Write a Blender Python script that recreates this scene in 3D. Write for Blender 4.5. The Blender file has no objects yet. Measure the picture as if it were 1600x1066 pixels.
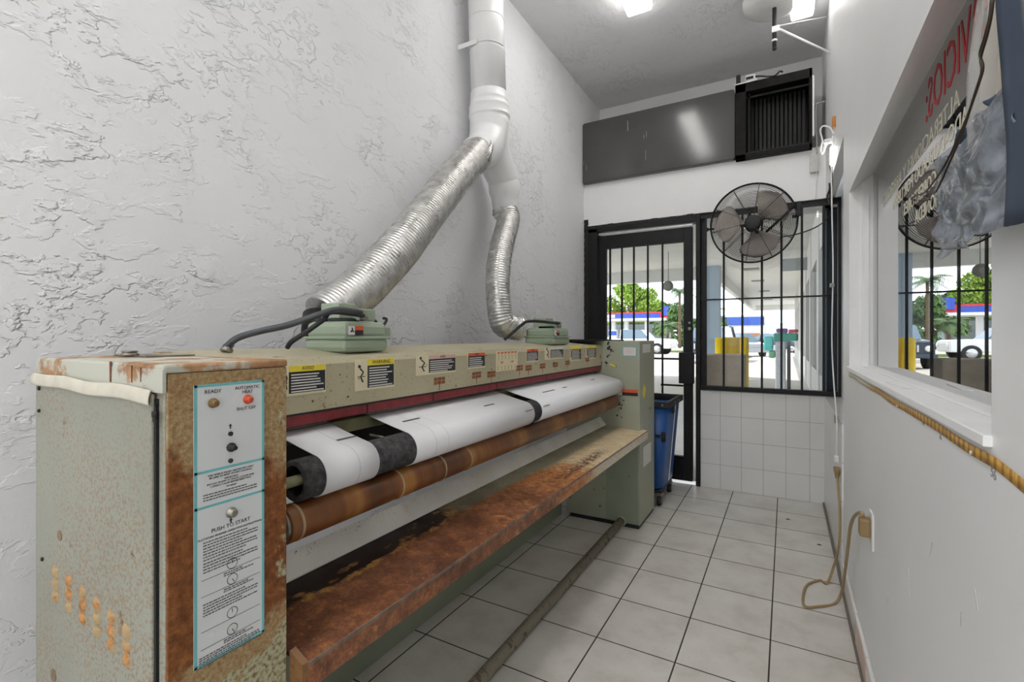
import bpy, bmesh, math, random
from mathutils import Vector, Matrix, noise as mnoise
random.seed(7)
PI = math.pi
scn = bpy.context.scene
COL = scn.collection
# ------------------------------------------------------------------ camera, sky, sun, exposure
FPX, HZ, VPX, CAMH = 752.0, 525.0, 1228.0, 1.22
YAW = math.atan((VPX - 800) / FPX)
cam = bpy.data.cameras.new('camera')
cam.sensor_width = 36.0
cam.lens = 36.0 * FPX / 1600.0
cam.shift_y = -(533.0 - HZ) / 1600.0
cam.clip_start = 0.02
cam_ob = bpy.data.objects.new('camera', cam)
COL.objects.link(cam_ob)
cam_ob.location = (0, 0, CAMH)
cam_ob.rotation_euler = (PI / 2, 0, YAW)
scn.camera = cam_ob

world = bpy.data.worlds.new('world')
scn.world = world
world.use_nodes = True
bg = world.node_tree.nodes['Background']
bg.inputs[0].default_value = (0.86, 0.93, 1.0, 1)
bg.inputs[1].default_value = 2.0
sun = bpy.data.lights.new('sun', 'SUN')
sun.energy = 3.2
sun.angle = 0.01
sun.color = (1.0, 0.95, 0.86)
sun_ob = bpy.data.objects.new('sun', sun)
COL.objects.link(sun_ob)
sun_ob.location = (-6, 12, 20)
sun_ob.rotation_euler = (math.radians(-16), math.radians(-38), 0)
scn.view_settings.view_transform = 'Standard'
scn.view_settings.look = 'None'
scn.view_settings.gamma = 1.0
scn.view_settings.use_curve_mapping = False
scn.view_settings.exposure = 0.6
LAMP_STRENGTH = 12.0
scn.cycles.max_bounces = 10
scn.cycles.diffuse_bounces = 6
scn.cycles.transparent_max_bounces = 16

# ------------------------------------------------------------------ back-projection onto real planes
RV = Vector((math.cos(YAW), math.sin(YAW), 0))
FV = Vector((-math.sin(YAW), math.cos(YAW), 0))
CV = Vector((0, 0, CAMH))
def at(u, v, ax, val):
    d = RV * ((u - 800) / FPX) + Vector((0, 0, (HZ - v) / FPX)) + FV
    t = (val - CV[ax]) / d[ax]
    return CV + d * t

# ------------------------------------------------------------------ node helpers
def S(r, g, b):
    f = lambda c: (c / 12.92) if c <= 0.04045 else ((c + 0.055) / 1.055) ** 2.4
    return (f(r / 255), f(g / 255), f(b / 255), 1)
class NT:
    def __init__(s, name):
        s.m = bpy.data.materials.new(name); s.m.use_nodes = True
        s.t = s.m.node_tree; s.b = s.t.nodes['Principled BSDF']; s.o = s.t.nodes['Material Output']
        s._pos = None
    def n(s, typ, **k):
        x = s.t.nodes.new('ShaderNode' + typ)
        for a, v in k.items(): setattr(x, a, v)
        return x
    def l(s, a, b):
        s.t.links.new(a, b)
    def put(s, sock, v):
        if hasattr(v, 'is_linked') or hasattr(v, 'links'): s.l(v, sock)
        else:
            if isinstance(v, (int, float)) and sock.type == 'RGBA': v = (v, v, v, 1)
            sock.default_value = v
    def pos(s):
        if s._pos is None: s._pos = s.n('NewGeometry').outputs['Position']
        return s._pos
    def xyz(s):
        q = s.n('SeparateXYZ'); s.l(s.pos(), q.inputs[0]); return q.outputs
    def scaled(s, sc, off=(0, 0, 0), vec=None):
        q = s.n('Mapping'); s.l(vec or s.pos(), q.inputs[0])
        q.inputs['Scale'].default_value = sc; q.inputs['Location'].default_value = off
        return q.outputs[0]
    def noise(s, scale, detail=4, rough=.55, vec=None, dist=0):
        q = s.n('TexNoise'); s.l(vec or s.pos(), q.inputs['Vector'])
        q.inputs['Scale'].default_value = scale; q.inputs['Detail'].default_value = detail
        q.inputs['Roughness'].default_value = rough; q.inputs['Distortion'].default_value = dist
        return q.outputs['Fac']
    def voro(s, scale, feature='F1', vec=None, out='Distance'):
        q = s.n('TexVoronoi', feature=feature); s.l(vec or s.pos(), q.inputs['Vector'])
        q.inputs['Scale'].default_value = scale
        return q.outputs[out]
    def math(s, op, a, b=0.0, clamp=False):
        q = s.n('Math', operation=op, use_clamp=clamp)
        s.put(q.inputs[0], a); s.put(q.inputs[1], b); return q.outputs[0]
    def step(s, a, lo, hi, t0=0.0, t1=1.0):
        q = s.n('MapRange', interpolation_type='SMOOTHSTEP'); s.put(q.inputs[0], a)
        q.inputs[1].default_value = lo; q.inputs[2].default_value = hi
        q.inputs[3].default_value = t0; q.inputs[4].default_value = t1
        return q.outputs[0]
    def mix(s, f, a, b, blend='MIX'):
        q = s.n('Mix', data_type='RGBA', blend_type=blend)
        s.put(q.inputs[0], f); s.put(q.inputs[6], a); s.put(q.inputs[7], b)
        return q.outputs[2]
    def ramp(s, f, stops):
        q = s.n('ValToRGB'); s.put(q.inputs[0], f)
        e = q.color_ramp.elements
        while len(e) < len(stops): e.new(0.5)
        for i, (p, c) in enumerate(stops):
            e[i].position = p; e[i].color = c
        return q.outputs[0]
    def bump(s, h, strength=.5, dist=.005):
        q = s.n('Bump'); s.put(q.inputs['Height'], h)
        q.inputs['Strength'].default_value = strength; q.inputs['Distance'].default_value = dist
        s.l(q.outputs[0], s.b.inputs['Normal'])
    def set(s, color=None, rough=None, metal=None, spec=None, **k):
        if color is not None: s.put(s.b.inputs['Base Color'], color)
        if rough is not None: s.put(s.b.inputs['Roughness'], rough)
        if metal is not None: s.put(s.b.inputs['Metallic'], metal)
        if spec is not None: s.put(s.b.inputs['Specular IOR Level'], spec)
        for a, v in k.items(): s.put(s.b.inputs[a], v)
        return s
MATS = {}
def simple(name, c, rough=.5, metal=0, var=.06, scale=20, bump=0, spec=.5):
    if name in MATS: return MATS[name]
    t = NT(name)
    f = t.noise(scale, 4)
    d = tuple(max(0, x * (1 - var * 2)) for x in c[:3]) + (1,)
    e = tuple(min(1, x * (1 + var)) for x in c[:3]) + (1,)
    t.set(t.ramp(f, [(.3, d), (.7, e)]), rough, metal, spec)
    if bump: t.bump(t.noise(scale * 3, 3), .4, bump)
    MATS[name] = t.m
    return t.m
def emis(name, c, st):
    t = NT(name); t.set(c, .5); t.put(t.b.inputs['Emission Color'], c); t.b.inputs['Emission Strength'].default_value = st
    return t.m

# ------------------------------------------------------------------ mesh helpers
ORG = {}
class MB:
    def __init__(s): s.bm = bmesh.new(); s.mats = []; s.mi = 0
    def use(s, i): s.mi = i; return s
    def _f(s, vs):
        try:
            f = s.bm.faces.new(vs); f.material_index = s.mi; return f
        except ValueError: return None
    def box(s, x0, x1, y0, y1, z0, z1, bev=0, rot=None):
        vs = [s.bm.verts.new((x, y, z)) for z in (z0, z1) for y in (y0, y1) for x in (x0, x1)]
        c = Vector(((x0 + x1) / 2, (y0 + y1) / 2, (z0 + z1) / 2))
        if rot is not None:
            for v in vs: v.co = c + rot @ (v.co - c)
        fs = [s._f([vs[i] for i in q]) for q in ((0, 2, 3, 1), (4, 5, 7, 6), (0, 1, 5, 4), (2, 6, 7, 3), (0, 4, 6, 2), (1, 3, 7, 5))]
        if bev:
            es = list({e for f in fs for e in f.edges})
            bmesh.ops.bevel(s.bm, geom=es, offset=bev, segments=2, affect='EDGES', profile=.5, material=s.mi)
        return s
    def ring(s, c, n, u, r, seg):
        w = n.cross(u)
        return [s.bm.verts.new(c + (u * math.cos(2 * PI * k / seg) + w * math.sin(2 * PI * k / seg)) * r) for k in range(seg)]
    def bridge(s, a, b):
        n = len(a)
        for k in range(n):
            f = s._f([a[k], a[(k + 1) % n], b[(k + 1) % n], b[k]])
            if f: f.smooth = True
    def tube(s, pts, rad, seg=10, cap=True, closed=False, flat=None):
        pts = [Vector(p) for p in pts]; n = len(pts)
        rr = rad if callable(rad) else (lambda i: rad[i] if isinstance(rad, (list, tuple)) else rad)
        u = None; rings = []
        for i, p in enumerate(pts):
            a = pts[i - 1] if (i > 0 or closed) else p
            b = pts[(i + 1) % n] if (i < n - 1 or closed) else p
            d = (b - a)
            d = d.normalized() if d.length > 1e-9 else Vector((0, 0, 1))
            if u is None:
                u = Vector((0, 0, 1)) if abs(d.z) < .9 else Vector((1, 0, 0))
            u = (u - d * u.dot(d)).normalized()
            rings.append(s.ring(p, d, u, rr(i), seg))
        for a, b in zip(rings, rings[1:]): s.bridge(a, b)
        if closed: s.bridge(rings[-1], rings[0])
        elif cap:
            s._f(rings[0][::-1]); s._f(rings[-1])
        return s
    def cyl(s, p0, p1, r, seg=20, r2=None):
        return s.tube([p0, p1], [r, r if r2 is None else r2], seg)
    def lathe(s, c, axis, prof, seg=32, cap=True):
        """prof: list of (t along axis, radius)"""
        c = Vector(c); axis = Vector(axis).normalized()
        u = Vector((0, 0, 1)) if abs(axis.z) < .9 else Vector((1, 0, 0))
        u = (u - axis * u.dot(axis)).normalized()
        rings = [s.ring(c + axis * t, axis, u, max(r, 1e-4), seg) for t, r in prof]
        for a, b in zip(rings, rings[1:]): s.bridge(a, b)
        if cap: s._f(rings[0][::-1]); s._f(rings[-1])
        return s
    def prism(s, prof, y0, y1, axis='y', smooth=False):
        """closed profile of (a, b); axis y: (x, z); axis x: (y, z); axis z: (x, y)"""
        def P(a, b, t):
            return (a, t, b) if axis == 'y' else ((t, a, b) if axis == 'x' else (a, b, t))
        A = [s.bm.verts.new(P(a, b, y0)) for a, b in prof]
        B = [s.bm.verts.new(P(a, b, y1)) for a, b in prof]
        n = len(prof)
        for k in range(n):
            f = s._f([A[k], A[(k + 1) % n], B[(k + 1) % n], B[k]])
            if f and smooth: f.smooth = True
        s._f(A[::-1]); s._f(B)
        return s
    def quad(s, a, b, c, d):
        s._f([s.bm.verts.new(p) for p in (a, b, c, d)]); return s
    def sphere(s, c, r, seg=12, sz=(1, 1, 1)):
        g = bmesh.ops.create_uvsphere(s.bm, u_segments=seg, v_segments=max(6, seg // 2), radius=r)
        for v in g['verts']:
            v.co = Vector((v.co.x * sz[0], v.co.y * sz[1], v.co.z * sz[2])) + Vector(c)
            for f in v.link_faces: f.smooth = True; f.material_index = s.mi
        return s
    def grid(s, fn, nu, nv, thick=0):
        V = [[s.bm.verts.new(fn(i / nu, j / nv)) for j in range(nv + 1)] for i in range(nu + 1)]
        for i in range(nu):
            for j in range(nv):
                f = s._f([V[i][j], V[i + 1][j], V[i + 1][j + 1], V[i][j + 1]]); f.smooth = True
        return s
    def xf(s, M):
        for v in s.bm.verts: v.co = M @ v.co
        return s
    def build(s, name, mat, parent=None, loc=None, recalc=True, kind=None):
        if recalc: bmesh.ops.recalc_face_normals(s.bm, faces=s.bm.faces)
        vs = [v.co for v in s.bm.verts]
        if parent is not None: off = ORG[parent.name]
        elif loc is not None: off = Vector(loc)
        else:
            lo = [min(v[k] for v in vs) for k in range(3)]; hi = [max(v[k] for v in vs) for k in range(3)]
            off = Vector(((lo[0] + hi[0]) / 2, (lo[1] + hi[1]) / 2, lo[2]))
        for v in s.bm.verts: v.co -= off
        me = bpy.data.meshes.new(name); s.bm.to_mesh(me); s.bm.free()
        for m in (mat if isinstance(mat, (list, tuple)) else [mat]): me.materials.append(m)
        o = bpy.data.objects.new(name, me); COL.objects.link(o)
        ORG[o.name] = off
        if parent is not None: o.parent = parent
        else: o.location = off
        if kind: o['kind'] = kind
        return o
def build_each(mb, name, mat, parent, gap=.012):
    """one object for every separate piece of the mesh"""
    bm = mb.bm; bm.verts.index_update(); seen = set(); isl = []
    for v in bm.verts:
        if v in seen: continue
        st = [v]; seen.add(v); g = []
        while st:
            q = st.pop(); g.append(q)
            for e in q.link_edges:
                o = e.other_vert(q)
                if o not in seen: seen.add(o); st.append(o)
        lo = Vector([min(q.co[k] for q in g) for k in range(3)]); hi = Vector([max(q.co[k] for q in g) for k in range(3)])
        isl.append([g, lo, hi])
    ch = True
    while ch:
        ch = False
        for i in range(len(isl)):
            for j in range(i + 1, len(isl)):
                a, b = isl[i], isl[j]
                if all(a[1][k] - gap < b[2][k] and b[1][k] - gap < a[2][k] for k in range(3)):
                    isl[i] = [a[0] + b[0], Vector([min(a[1][k], b[1][k]) for k in range(3)]), Vector([max(a[2][k], b[2][k]) for k in range(3)])]
                    del isl[j]; ch = True; break
            if ch: break
    out = []
    for g, lo, hi in isl:
        n = MB(); mp = {q: n.bm.verts.new(q.co) for q in g}
        fs = {f for q in g for f in q.link_faces}
        for f in sorted(fs, key=lambda f: f.index):
            try:
                nf = n.bm.faces.new([mp[q] for q in f.verts]); nf.smooth = f.smooth; nf.material_index = f.material_index
            except ValueError: pass
        out.append(n.build(name, mat, parent))
    bm.free()
    return out
def tag(o, label, cat, group=None, kind=None):
    if label: o['label'] = label
    if cat: o['category'] = cat
    if group: o['group'] = group
    if kind: o['kind'] = kind
    return o
def thing(name, label, cat, loc, group=None, kind=None):
    o = bpy.data.objects.new(name, None); COL.objects.link(o); o.location = loc; o.empty_display_size = .1
    ORG[o.name] = Vector(loc)
    return tag(o, label, cat, group, kind)
def struct(name, mb, mat, label=None, parent=None):
    o = mb.build(name, mat, parent)
    if parent is None: o['kind'] = 'structure'
    if label: o['label'] = label
    return o
def copy_tree(o, parent=None, loc=None):
    c = o.copy(); COL.objects.link(c)
    if parent is not None: c.parent = parent
    if loc is not None: c.location = loc
    ORG[c.name] = Vector(c.location)
    for ch in list(o.children): copy_tree(ch, c)
    return c
def text(body, size, O, X, U, mat, parent, name='lettering', depth=.0006, align='CENTER', sx=1.0, bold=0, outline=None):
    """lettering standing on a surface: origin O, reading direction X, up U"""
    cu = bpy.data.curves.new('tmp', 'FONT'); cu.body = body; cu.size = size
    cu.align_x = align; cu.align_y = 'CENTER'; cu.extrude = depth / 2; cu.offset = bold; cu.resolution_u = 2
    ob = bpy.data.objects.new('tmp', cu); COL.objects.link(ob)
    dg = bpy.context.evaluated_depsgraph_get()
    me = bpy.data.meshes.new_from_object(ob.evaluated_get(dg))
    bpy.data.objects.remove(ob); bpy.data.curves.remove(cu)
    X = Vector(X).normalized(); U = Vector(U).normalized(); Z = X.cross(U)
    off = ORG[parent.name] if parent is not None else Vector(O)
    for v in me.vertices:
        c = v.co.copy()
        v.co = Vector(O) + X * c.x * sx + U * c.y + Z * c.z - off
    me.materials.clear(); me.materials.append(mat); me.name = name
    o = bpy.data.objects.new(name, me); COL.objects.link(o); ORG[o.name] = off
    if parent is not None: o.parent = parent
    else: o.location = off
    return o
def smooth_path(pts, n=8):
    pts = [Vector(p) for p in pts]; out = []
    P = [pts[0] * 2 - pts[1]] + pts + [pts[-1] * 2 - pts[-2]]
    for i in range(1, len(P) - 2):
        for k in range(n):
            t = k / n
            a, b, c, d = P[i - 1], P[i], P[i + 1], P[i + 2]
            out.append(.5 * ((2 * b) + (c - a) * t + (2 * a - 5 * b + 4 * c - d) * t * t + (3 * b - a - 3 * c + d) * t ** 3))
    out.append(pts[-1]); return out
# ------------------------------------------------------------------ materials
def plaster(name, c, amount=1.0, scale=1.0, rough=.75):
    """knock-down plaster: flat trowelled islands with torn edges over a fine stipple"""
    t = NT(name)
    v = t.scaled((1, .55, 1))
    n1 = t.noise(9 * scale, 5, .62, v, .25)
    isl = t.step(n1, .53, .57)
    n2 = t.noise(24 * scale, 4, .6, t.scaled((1, .6, 1), (3, 1, 5)), .3)
    isl2 = t.step(n2, .54, .60)
    reg = t.step(t.noise(2.2, 3, .6, t.scaled((1, 1, 1), (7, 2, 1))), .46, .60)
    fine = t.noise(70, 3, .6)
    h = t.math('ADD', t.math('MULTIPLY', isl, t.math('ADD', .3, t.math('MULTIPLY', reg, .7))), t.math('MULTIPLY', t.math('MULTIPLY', isl2, .8), reg))
    h = t.math('ADD', h, t.math('MULTIPLY', fine, .22))
    h = t.math('ADD', h, t.math('MULTIPLY', t.noise(1.6, 3), 1.5))
    d = tuple(x * .95 for x in c[:3]) + (1,)
    t.set(t.ramp(t.noise(1.5, 3), [(.3, d), (.7, c)]), rough, spec=.3)
    t.bump(h, min(1, .9 * amount), .0046 * max(1, amount))
    return t.m
WHITE = (.80, .80, .815, 1)
M_plaster = plaster('white_plaster', WHITE, 1.0, 1.12)
M_ceil = plaster('ceiling_plaster', (.84, .84, .85, 1), 1.0, 1.25)
M_paint = simple('white_paint', (.84, .84, .84, 1), .38, var=.012, scale=3, spec=.5)
M_trim = simple('white_trim', (.88, .88, .875, 1), .42, var=.02, scale=8)
M_beam = simple('beam_paint', (.80, .80, .80, 1), .6, var=.015, scale=3)

def floor_mat():
    t = NT('floor_tile')
    q = t.n('TexBrick', offset=0.0, squash=1.0)
    t.l(t.scaled((1, 1, 0), (.054 + .306 * 20, -2.19 + .3275 * 20, 0)), q.inputs['Vector'])
    q.inputs['Scale'].default_value = 1; q.inputs['Mortar Size'].default_value = .0030
    q.inputs['Mortar Smooth'].default_value = .1
    q.inputs['Brick Width'].default_value = .306; q.inputs['Row Height'].default_value = .3275
    q.inputs['Color1'].default_value = (.0, 0, 0, 1); q.inputs['Color2'].default_value = (1, 1, 1, 1)
    q.inputs['Mortar'].default_value = (.5, .5, .5, 1)
    base = t.ramp(t.noise(5, 6, .62), [(.3, S(196, 191, 182)), (.5, S(213, 209, 201)), (.72, S(223, 220, 213))])
    sp = t.step(t.noise(90, 3, .6), .60, .72)
    base = t.mix(t.math('MULTIPLY', sp, .35), base, S(160, 154, 145))
    base = t.mix(t.math('MULTIPLY', q.outputs['Color'], .12), base, S(170, 168, 164))
    dirt = t.step(t.noise(1.3, 5, .6), .5, .75)
    base = t.mix(t.math('MULTIPLY', dirt, .25), base, S(150, 142, 130))
    col = t.mix(q.outputs['Fac'], base, S(62, 58, 54))
    t.set(col, t.math('ADD', t.math('MULTIPLY', q.outputs['Fac'], .5), t.math('ADD', .24, t.math('MULTIPLY', t.noise(6, 4), .2))), spec=.45)
    t.bump(t.math('SUBTRACT', 1.0, q.outputs['Fac']), .5, .0015)
    return t.m
M_floor = floor_mat()
def dado_mat(name, ax, x0, w, h, c=(.74, .73, .71, 1)):
    t = NT(name)
    s = t.xyz(); cb = t.n('CombineXYZ')
    t.l(t.math('ADD', s[ax], 30 * w - x0), cb.inputs[0]); t.l(t.math('ADD', s[2], h * 10), cb.inputs[1])
    q = t.n('TexBrick', offset=0.0, squash=1.0); t.l(cb.outputs[0], q.inputs['Vector'])
    q.inputs['Scale'].default_value = 1; q.inputs['Mortar Size'].default_value = .0014; q.inputs['Mortar Smooth'].default_value = .2
    q.inputs['Brick Width'].default_value = w; q.inputs['Row Height'].default_value = h
    f = q.outputs['Fac']
    b = t.ramp(t.noise(4, 4), [(.3, tuple(x * .94 for x in c[:3]) + (1,)), (.7, c)])
    t.set(t.mix(f, b, (.28, .27, .25, 1)), t.math('ADD', .18, t.math('MULTIPLY', f, .5)), spec=.5)
    t.bump(t.math('SUBTRACT', 1.0, f), .4, .001)
    return t.m
M_dado = dado_mat('dado_tile', 0, -.604, .151, .195)
M_dado2 = dado_mat('dado_tile_side', 1, 4.14, .30, .195, (.80, .79, .77, 1))

def rusty(name, base, amount, scale=1, rough=.45, speck=1.0, rust=((.115, .045, .016, 1), (.26, .12, .045, 1)), reg=(.38, .62)):
    t = NT(name)
    n = t.noise(9 * scale, 8, .68)
    b2 = tuple(x * .86 for x in base[:3]) + (1,)
    c = t.ramp(t.noise(4 * scale, 5), [(.3, b2), (.7, base)])
    sp = t.step(t.noise(150 * scale, 3, .6), .70 - .10 * speck, .74 - .08 * speck)
    reg = t.step(t.noise(2.3 * scale, 4), *reg)
    c = t.mix(t.math('MULTIPLY', t.math('MULTIPLY', sp, reg), .75), c, rust[1])
    sp2 = t.step(t.voro(55 * scale), .10, .04)
    c = t.mix(t.math('MULTIPLY', sp2, .5 * min(1, speck)), c, rust[0])
    rc = t.ramp(t.noise(26 * scale, 6, .7), [(.3, rust[0]), (.55, rust[1]), (.8, tuple(min(1, x * 1.6) for x in rust[1][:3]) + (1,))])
    m = t.step(n, .66 - .3 * amount, .72 - .28 * amount)
    c = t.mix(m, c, rc)
    t.set(c, t.math('ADD', rough, t.math('MULTIPLY', m, .3)), spec=.4)
    t.bump(t.noise(60 * scale, 4), .25, .001)
    return t.m
GREEN = S(166, 168, 148)
M_green = rusty('sage_enamel', GREEN, .04, 1, .42, .55)
M_hood = rusty('hood_enamel', S(184, 176, 146), .13, 1, .42, .8, reg=(.3, .55))
M_side = rusty('speckled_enamel', S(152, 154, 141), .13, 1, .45, 2.05, rust=((.11, .05, .02, 1), (.27, .17, .09, 1)), reg=(.33, .56))
M_top = rusty('rust_streaked_top', S(196, 196, 182), .52, .5, .45, .6, rust=((.20, .085, .035, 1), (.42, .24, .12, 1)))
M_darkgreen = rusty('dim_green_enamel', S(150, 158, 138), .06, 1, .45, .6)
M_blower = rusty('blower_enamel', S(158, 172, 150), .02, 1, .4, .35)

def front_mat():
    t = NT('rusted_front')
    s = t.xyz()
    tan = t.ramp(t.noise(120, 4, .7), [(.3, S(128, 96, 60)), (.5, S(160, 132, 92)), (.7, S(182, 166, 132))])
    rst = t.ramp(t.noise(60, 5, .7), [(.3, S(86, 46, 20)), (.5, S(122, 72, 34)), (.75, S(156, 104, 56))])
    zg = t.step(s[2], .66, .78); zt = t.step(s[2], .93, 1.06, 1, 0)
    yl = t.step(s[1], .43, .375); yr = t.step(s[1], .52, .57)
    mid = t.math('MULTIPLY', zg, zt)
    m = t.math('ADD', mid, t.math('MULTIPLY', yl, .35))
    m = t.math('ADD', m, t.math('MULTIPLY', t.math('SUBTRACT', t.noise(22, 5, .65), .5), 1.6))
    m = t.math('ADD', m, t.math('MULTIPLY', yr, -.15))
    m = t.step(m, .25, .7)
    c = t.mix(m, tan, rst)
    g = t.math('ADD', t.step(s[2], .72, .62), t.math('MULTIPLY', t.math('SUBTRACT', t.noise(30, 5), .5), 1.8))
    g = t.math('ADD', g, t.math('MULTIPLY', t.step(s[1], .515, .56), .55))
    c = t.mix(t.step(g, .55, .8), c, t.ramp(t.noise(140, 3), [(.35, S(120, 100, 66)), (.55, S(176, 172, 142))]))
    t.set(c, .6, spec=.3); t.bump(t.noise(150, 4), .35, .001)
    return t.m
M_front = front_mat()
def shelf_mat():
    t = NT('rusted_shelf')
    s = t.xyz()
    Y = s[1]; X = s[0]
    nb = t.math('MULTIPLY', t.math('SUBTRACT', t.noise(5.5, 6, .66), .5), 1.0)
    nf = t.math('MULTIPLY', t.math('SUBTRACT', t.noise(34, 5, .7), .5), 1.0)
    # along the length: bare rust near, cream far
    along = t.math('ADD', t.math('ADD', t.step(Y, 2.75, 1.15), nb), t.math('MULTIPLY', nf, .7))
    front = t.step(X, -.985, -.90)
    near = t.step(Y, 1.25, .85)
    zone = t.math('ADD', t.math('MULTIPLY', along, front), t.math('MULTIPLY', near, t.math('SUBTRACT', 1.0, front)))
    green = t.ramp(t.noise(8, 4), [(.3, S(158, 152, 126)), (.7, S(176, 170, 142))])
    cream = t.ramp(t.noise(14, 5, .65), [(.3, S(212, 182, 138)), (.65, S(230, 214, 178))])
    pale = t.mix(t.step(t.math('ADD', X, t.math('MULTIPLY', nb, .02)), -.95, -.915), green, cream)
    orange = t.ramp(t.noise(48, 5, .7), [(.3, S(156, 92, 52)), (.55, S(194, 132, 80)), (.8, S(216, 172, 118))])
    brown = t.ramp(t.noise(30, 6, .7), [(.25, S(92, 56, 40)), (.48, S(132, 84, 58)), (.72, S(176, 114, 70))])
    c = t.mix(t.step(zone, .22, .46), pale, orange)
    c = t.mix(t.step(t.math('ADD', zone, t.math('MULTIPLY', nf, .8)), .62, .86), c, brown)
    # paint flakes left over in the brown
    fl = t.math('MULTIPLY', t.step(t.voro(62), .24, .16), t.step(t.noise(11, 4, .65), .50, .60))
    c = t.mix(t.math('MULTIPLY', t.step(t.noise(3.5, 5, .65, t.scaled((1, .7, 1), (2, 9, 4))), .42, .62), t.math('MULTIPLY', t.step(Y, 1.9, 1.2), .75)), c, S(74, 42, 32))
    c = t.mix(t.math('MULTIPLY', fl, .5), c, S(190, 136, 86))
    # the tar-dark stain along the back
    dk = t.math('ADD', t.math('MULTIPLY', t.step(X, -.88, -.985), t.step(Y, 1.55, 1.05)), t.math('MULTIPLY', nb, .9))
    dk = t.math('ADD', dk, t.math('MULTIPLY', nf, .5))
    c = t.mix(t.math('MULTIPLY', t.math('MULTIPLY', t.step(dk, .34, .46), t.step(t.noise(24, 5, .7), .44, .56)), .8), c, S(192, 142, 78))
    flk = t.math('SUBTRACT', 1.0, t.math('MULTIPLY', t.math('MULTIPLY', t.step(t.voro(30, vec=t.scaled((1, .5, 1))), .34, .24), t.step(t.noise(13, 3), .46, .56)), .8))
    c = t.mix(t.math('MULTIPLY', t.step(dk, .56, .66), flk), c, S(42, 25, 18))
    dk2 = t.math('MULTIPLY', t.math('MULTIPLY', t.step(Y, 1.7, 1.9), t.step(Y, 2.5, 2.3)), t.math('MULTIPLY', t.step(X, -.875, -.84), t.step(X, -.79, -.81)))
    c = t.mix(t.math('MULTIPLY', dk2, t.step(t.noise(62, 6, .75), .47, .55)), c, S(82, 44, 30))
    c = t.mix(t.math('MULTIPLY', t.step(X, -.7645, -.7638), t.math('MULTIPLY', t.step(t.math('ADD', Y, t.math('MULTIPLY', nf, .9)), 2.0, 2.3), .8)), c, S(222, 214, 196))
    c = t.mix(.55, c, t.ramp(t.noise(130, 4, .7), [(.3, (.25, .25, .25, 1)), (.55, (1, 1, 1, 1)), (.75, (1.5, 1.45, 1.35, 1))]), 'MULTIPLY')
    t.set(c, t.step(t.noise(9, 4), .35, .7, .36, .58), spec=.4)
    t.bump(t.noise(90, 4, .6), .25, .0007)
    return t.m
M_shelf = shelf_mat()
def trough_mat():
    t = NT('trough_cream')
    c = t.ramp(t.noise(6, 5), [(.3, S(226, 224, 212)), (.7, S(243, 242, 235))])
    sp = t.step(t.noise(160, 3), .62, .68)
    s = t.xyz()
    c = t.mix(t.math('MULTIPLY', t.math('MULTIPLY', sp, t.step(s[2], .655, .69)), t.step(s[1], 2.2, .6)), c, S(110, 96, 70))
    t.set(c, .4, spec=.5); return t.m
M_trough = trough_mat()
def roller_mat():
    t = NT('varnished_roller')
    s = t.xyz(); cb = t.n('CombineXYZ'); t.l(s[1], cb.inputs[1])
    q = t.noise(4.6, 3, .7, cb.outputs[0])
    c = t.ramp(q, [(.30, S(76, 44, 24)), (.42, S(106, 62, 30)), (.52, S(136, 82, 38)), (.64, S(184, 130, 62)), (.78, S(104, 64, 32))])
    c = t.mix(t.math('MULTIPLY', t.noise(30, 5, .7, t.scaled((1, 6, 1))), .45), c, S(70, 36, 16))
    t.set(c, .33, spec=.5); return t.m
M_roller = roller_mat()
M_belt = simple('white_belt', S(226, 226, 228), .7, var=.012, scale=4)
def felt_mat():
    t = NT('charcoal_felt')
    c = t.ramp(t.noise(60, 4, .7), [(.35, S(52, 51, 53)), (.6, S(78, 76, 77)), (.8, S(112, 108, 108))])
    t.set(c, .9, spec=.2); return t.m
M_felt = felt_mat()
M_red = simple('red_enamel', S(128, 40, 44), .45, var=.14, scale=30)
M_steel = simple('dull_steel', S(150, 146, 136), .4, .8, .12, 30)
M_olive = simple('olive_metal', S(150, 148, 112), .5, .1, .14, 20)
M_black = simple('black_metal', (.009, .009, .0095, 1), .45, .0, .2, 20, spec=.28)
M_blackmatte = simple('black_rubber', (.015, .015, .016, 1), .6, var=.2)
M_darkcable = simple('grey_hose', S(70, 72, 76), .5, var=.08)
def foil_mat():
    t = NT('aluminium_foil')
    c = t.ramp(t.noise(26, 4, .6), [(.3, S(176, 174, 170)), (.7, S(222, 221, 218))])
    t.set(c, t.step(t.noise(14, 3), .3, .7, .24, .42), .88)
    t.bump(t.math('ADD', t.noise(60, 4, .6), t.voro(40)), .35, .002); return t.m
M_foil = foil_mat()
M_duct = simple('painted_duct', (.80, .80, .805, 1), .35, var=.015, scale=6)
M_greypanel = simple('charcoal_panel', S(80, 79, 78), .15, var=.05, scale=4, spec=.5)
M_recess = simple('black_recess', (.006, .006, .006, 1), .6, var=.3)
M_bluepl = simple('blue_plastic', S(26, 82, 150), .38, var=.08, scale=5)
M_cord = simple('tan_cord', S(160, 136, 96), .5, var=.06)
M_whitepl = simple('white_plastic', (.82, .82, .81, 1), .35, var=.02)
M_teal = simple('teal_print', S(110, 186, 190), .4, var=.03)
M_panelw = simple('panel_white', S(214, 217, 216), .35, var=.015, scale=6)
M_ink = simple('black_ink', (.02, .02, .022, 1), .5, var=.05)
M_inkgrey = simple('grey_ink', (.12, .12, .13, 1), .5, var=.05)
M_yellow = simple('yellow_print', S(232, 210, 62), .45, var=.03)
M_cream = simple('cream_print', S(222, 212, 178), .5, var=.03)
M_orange = simple('orange_print', S(220, 92, 52), .45, var=.04)
M_pink = simple('pink_print', S(216, 176, 168), .5, var=.03)
M_labelblk = simple('label_black', S(40, 40, 44), .45, var=.05)
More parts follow.
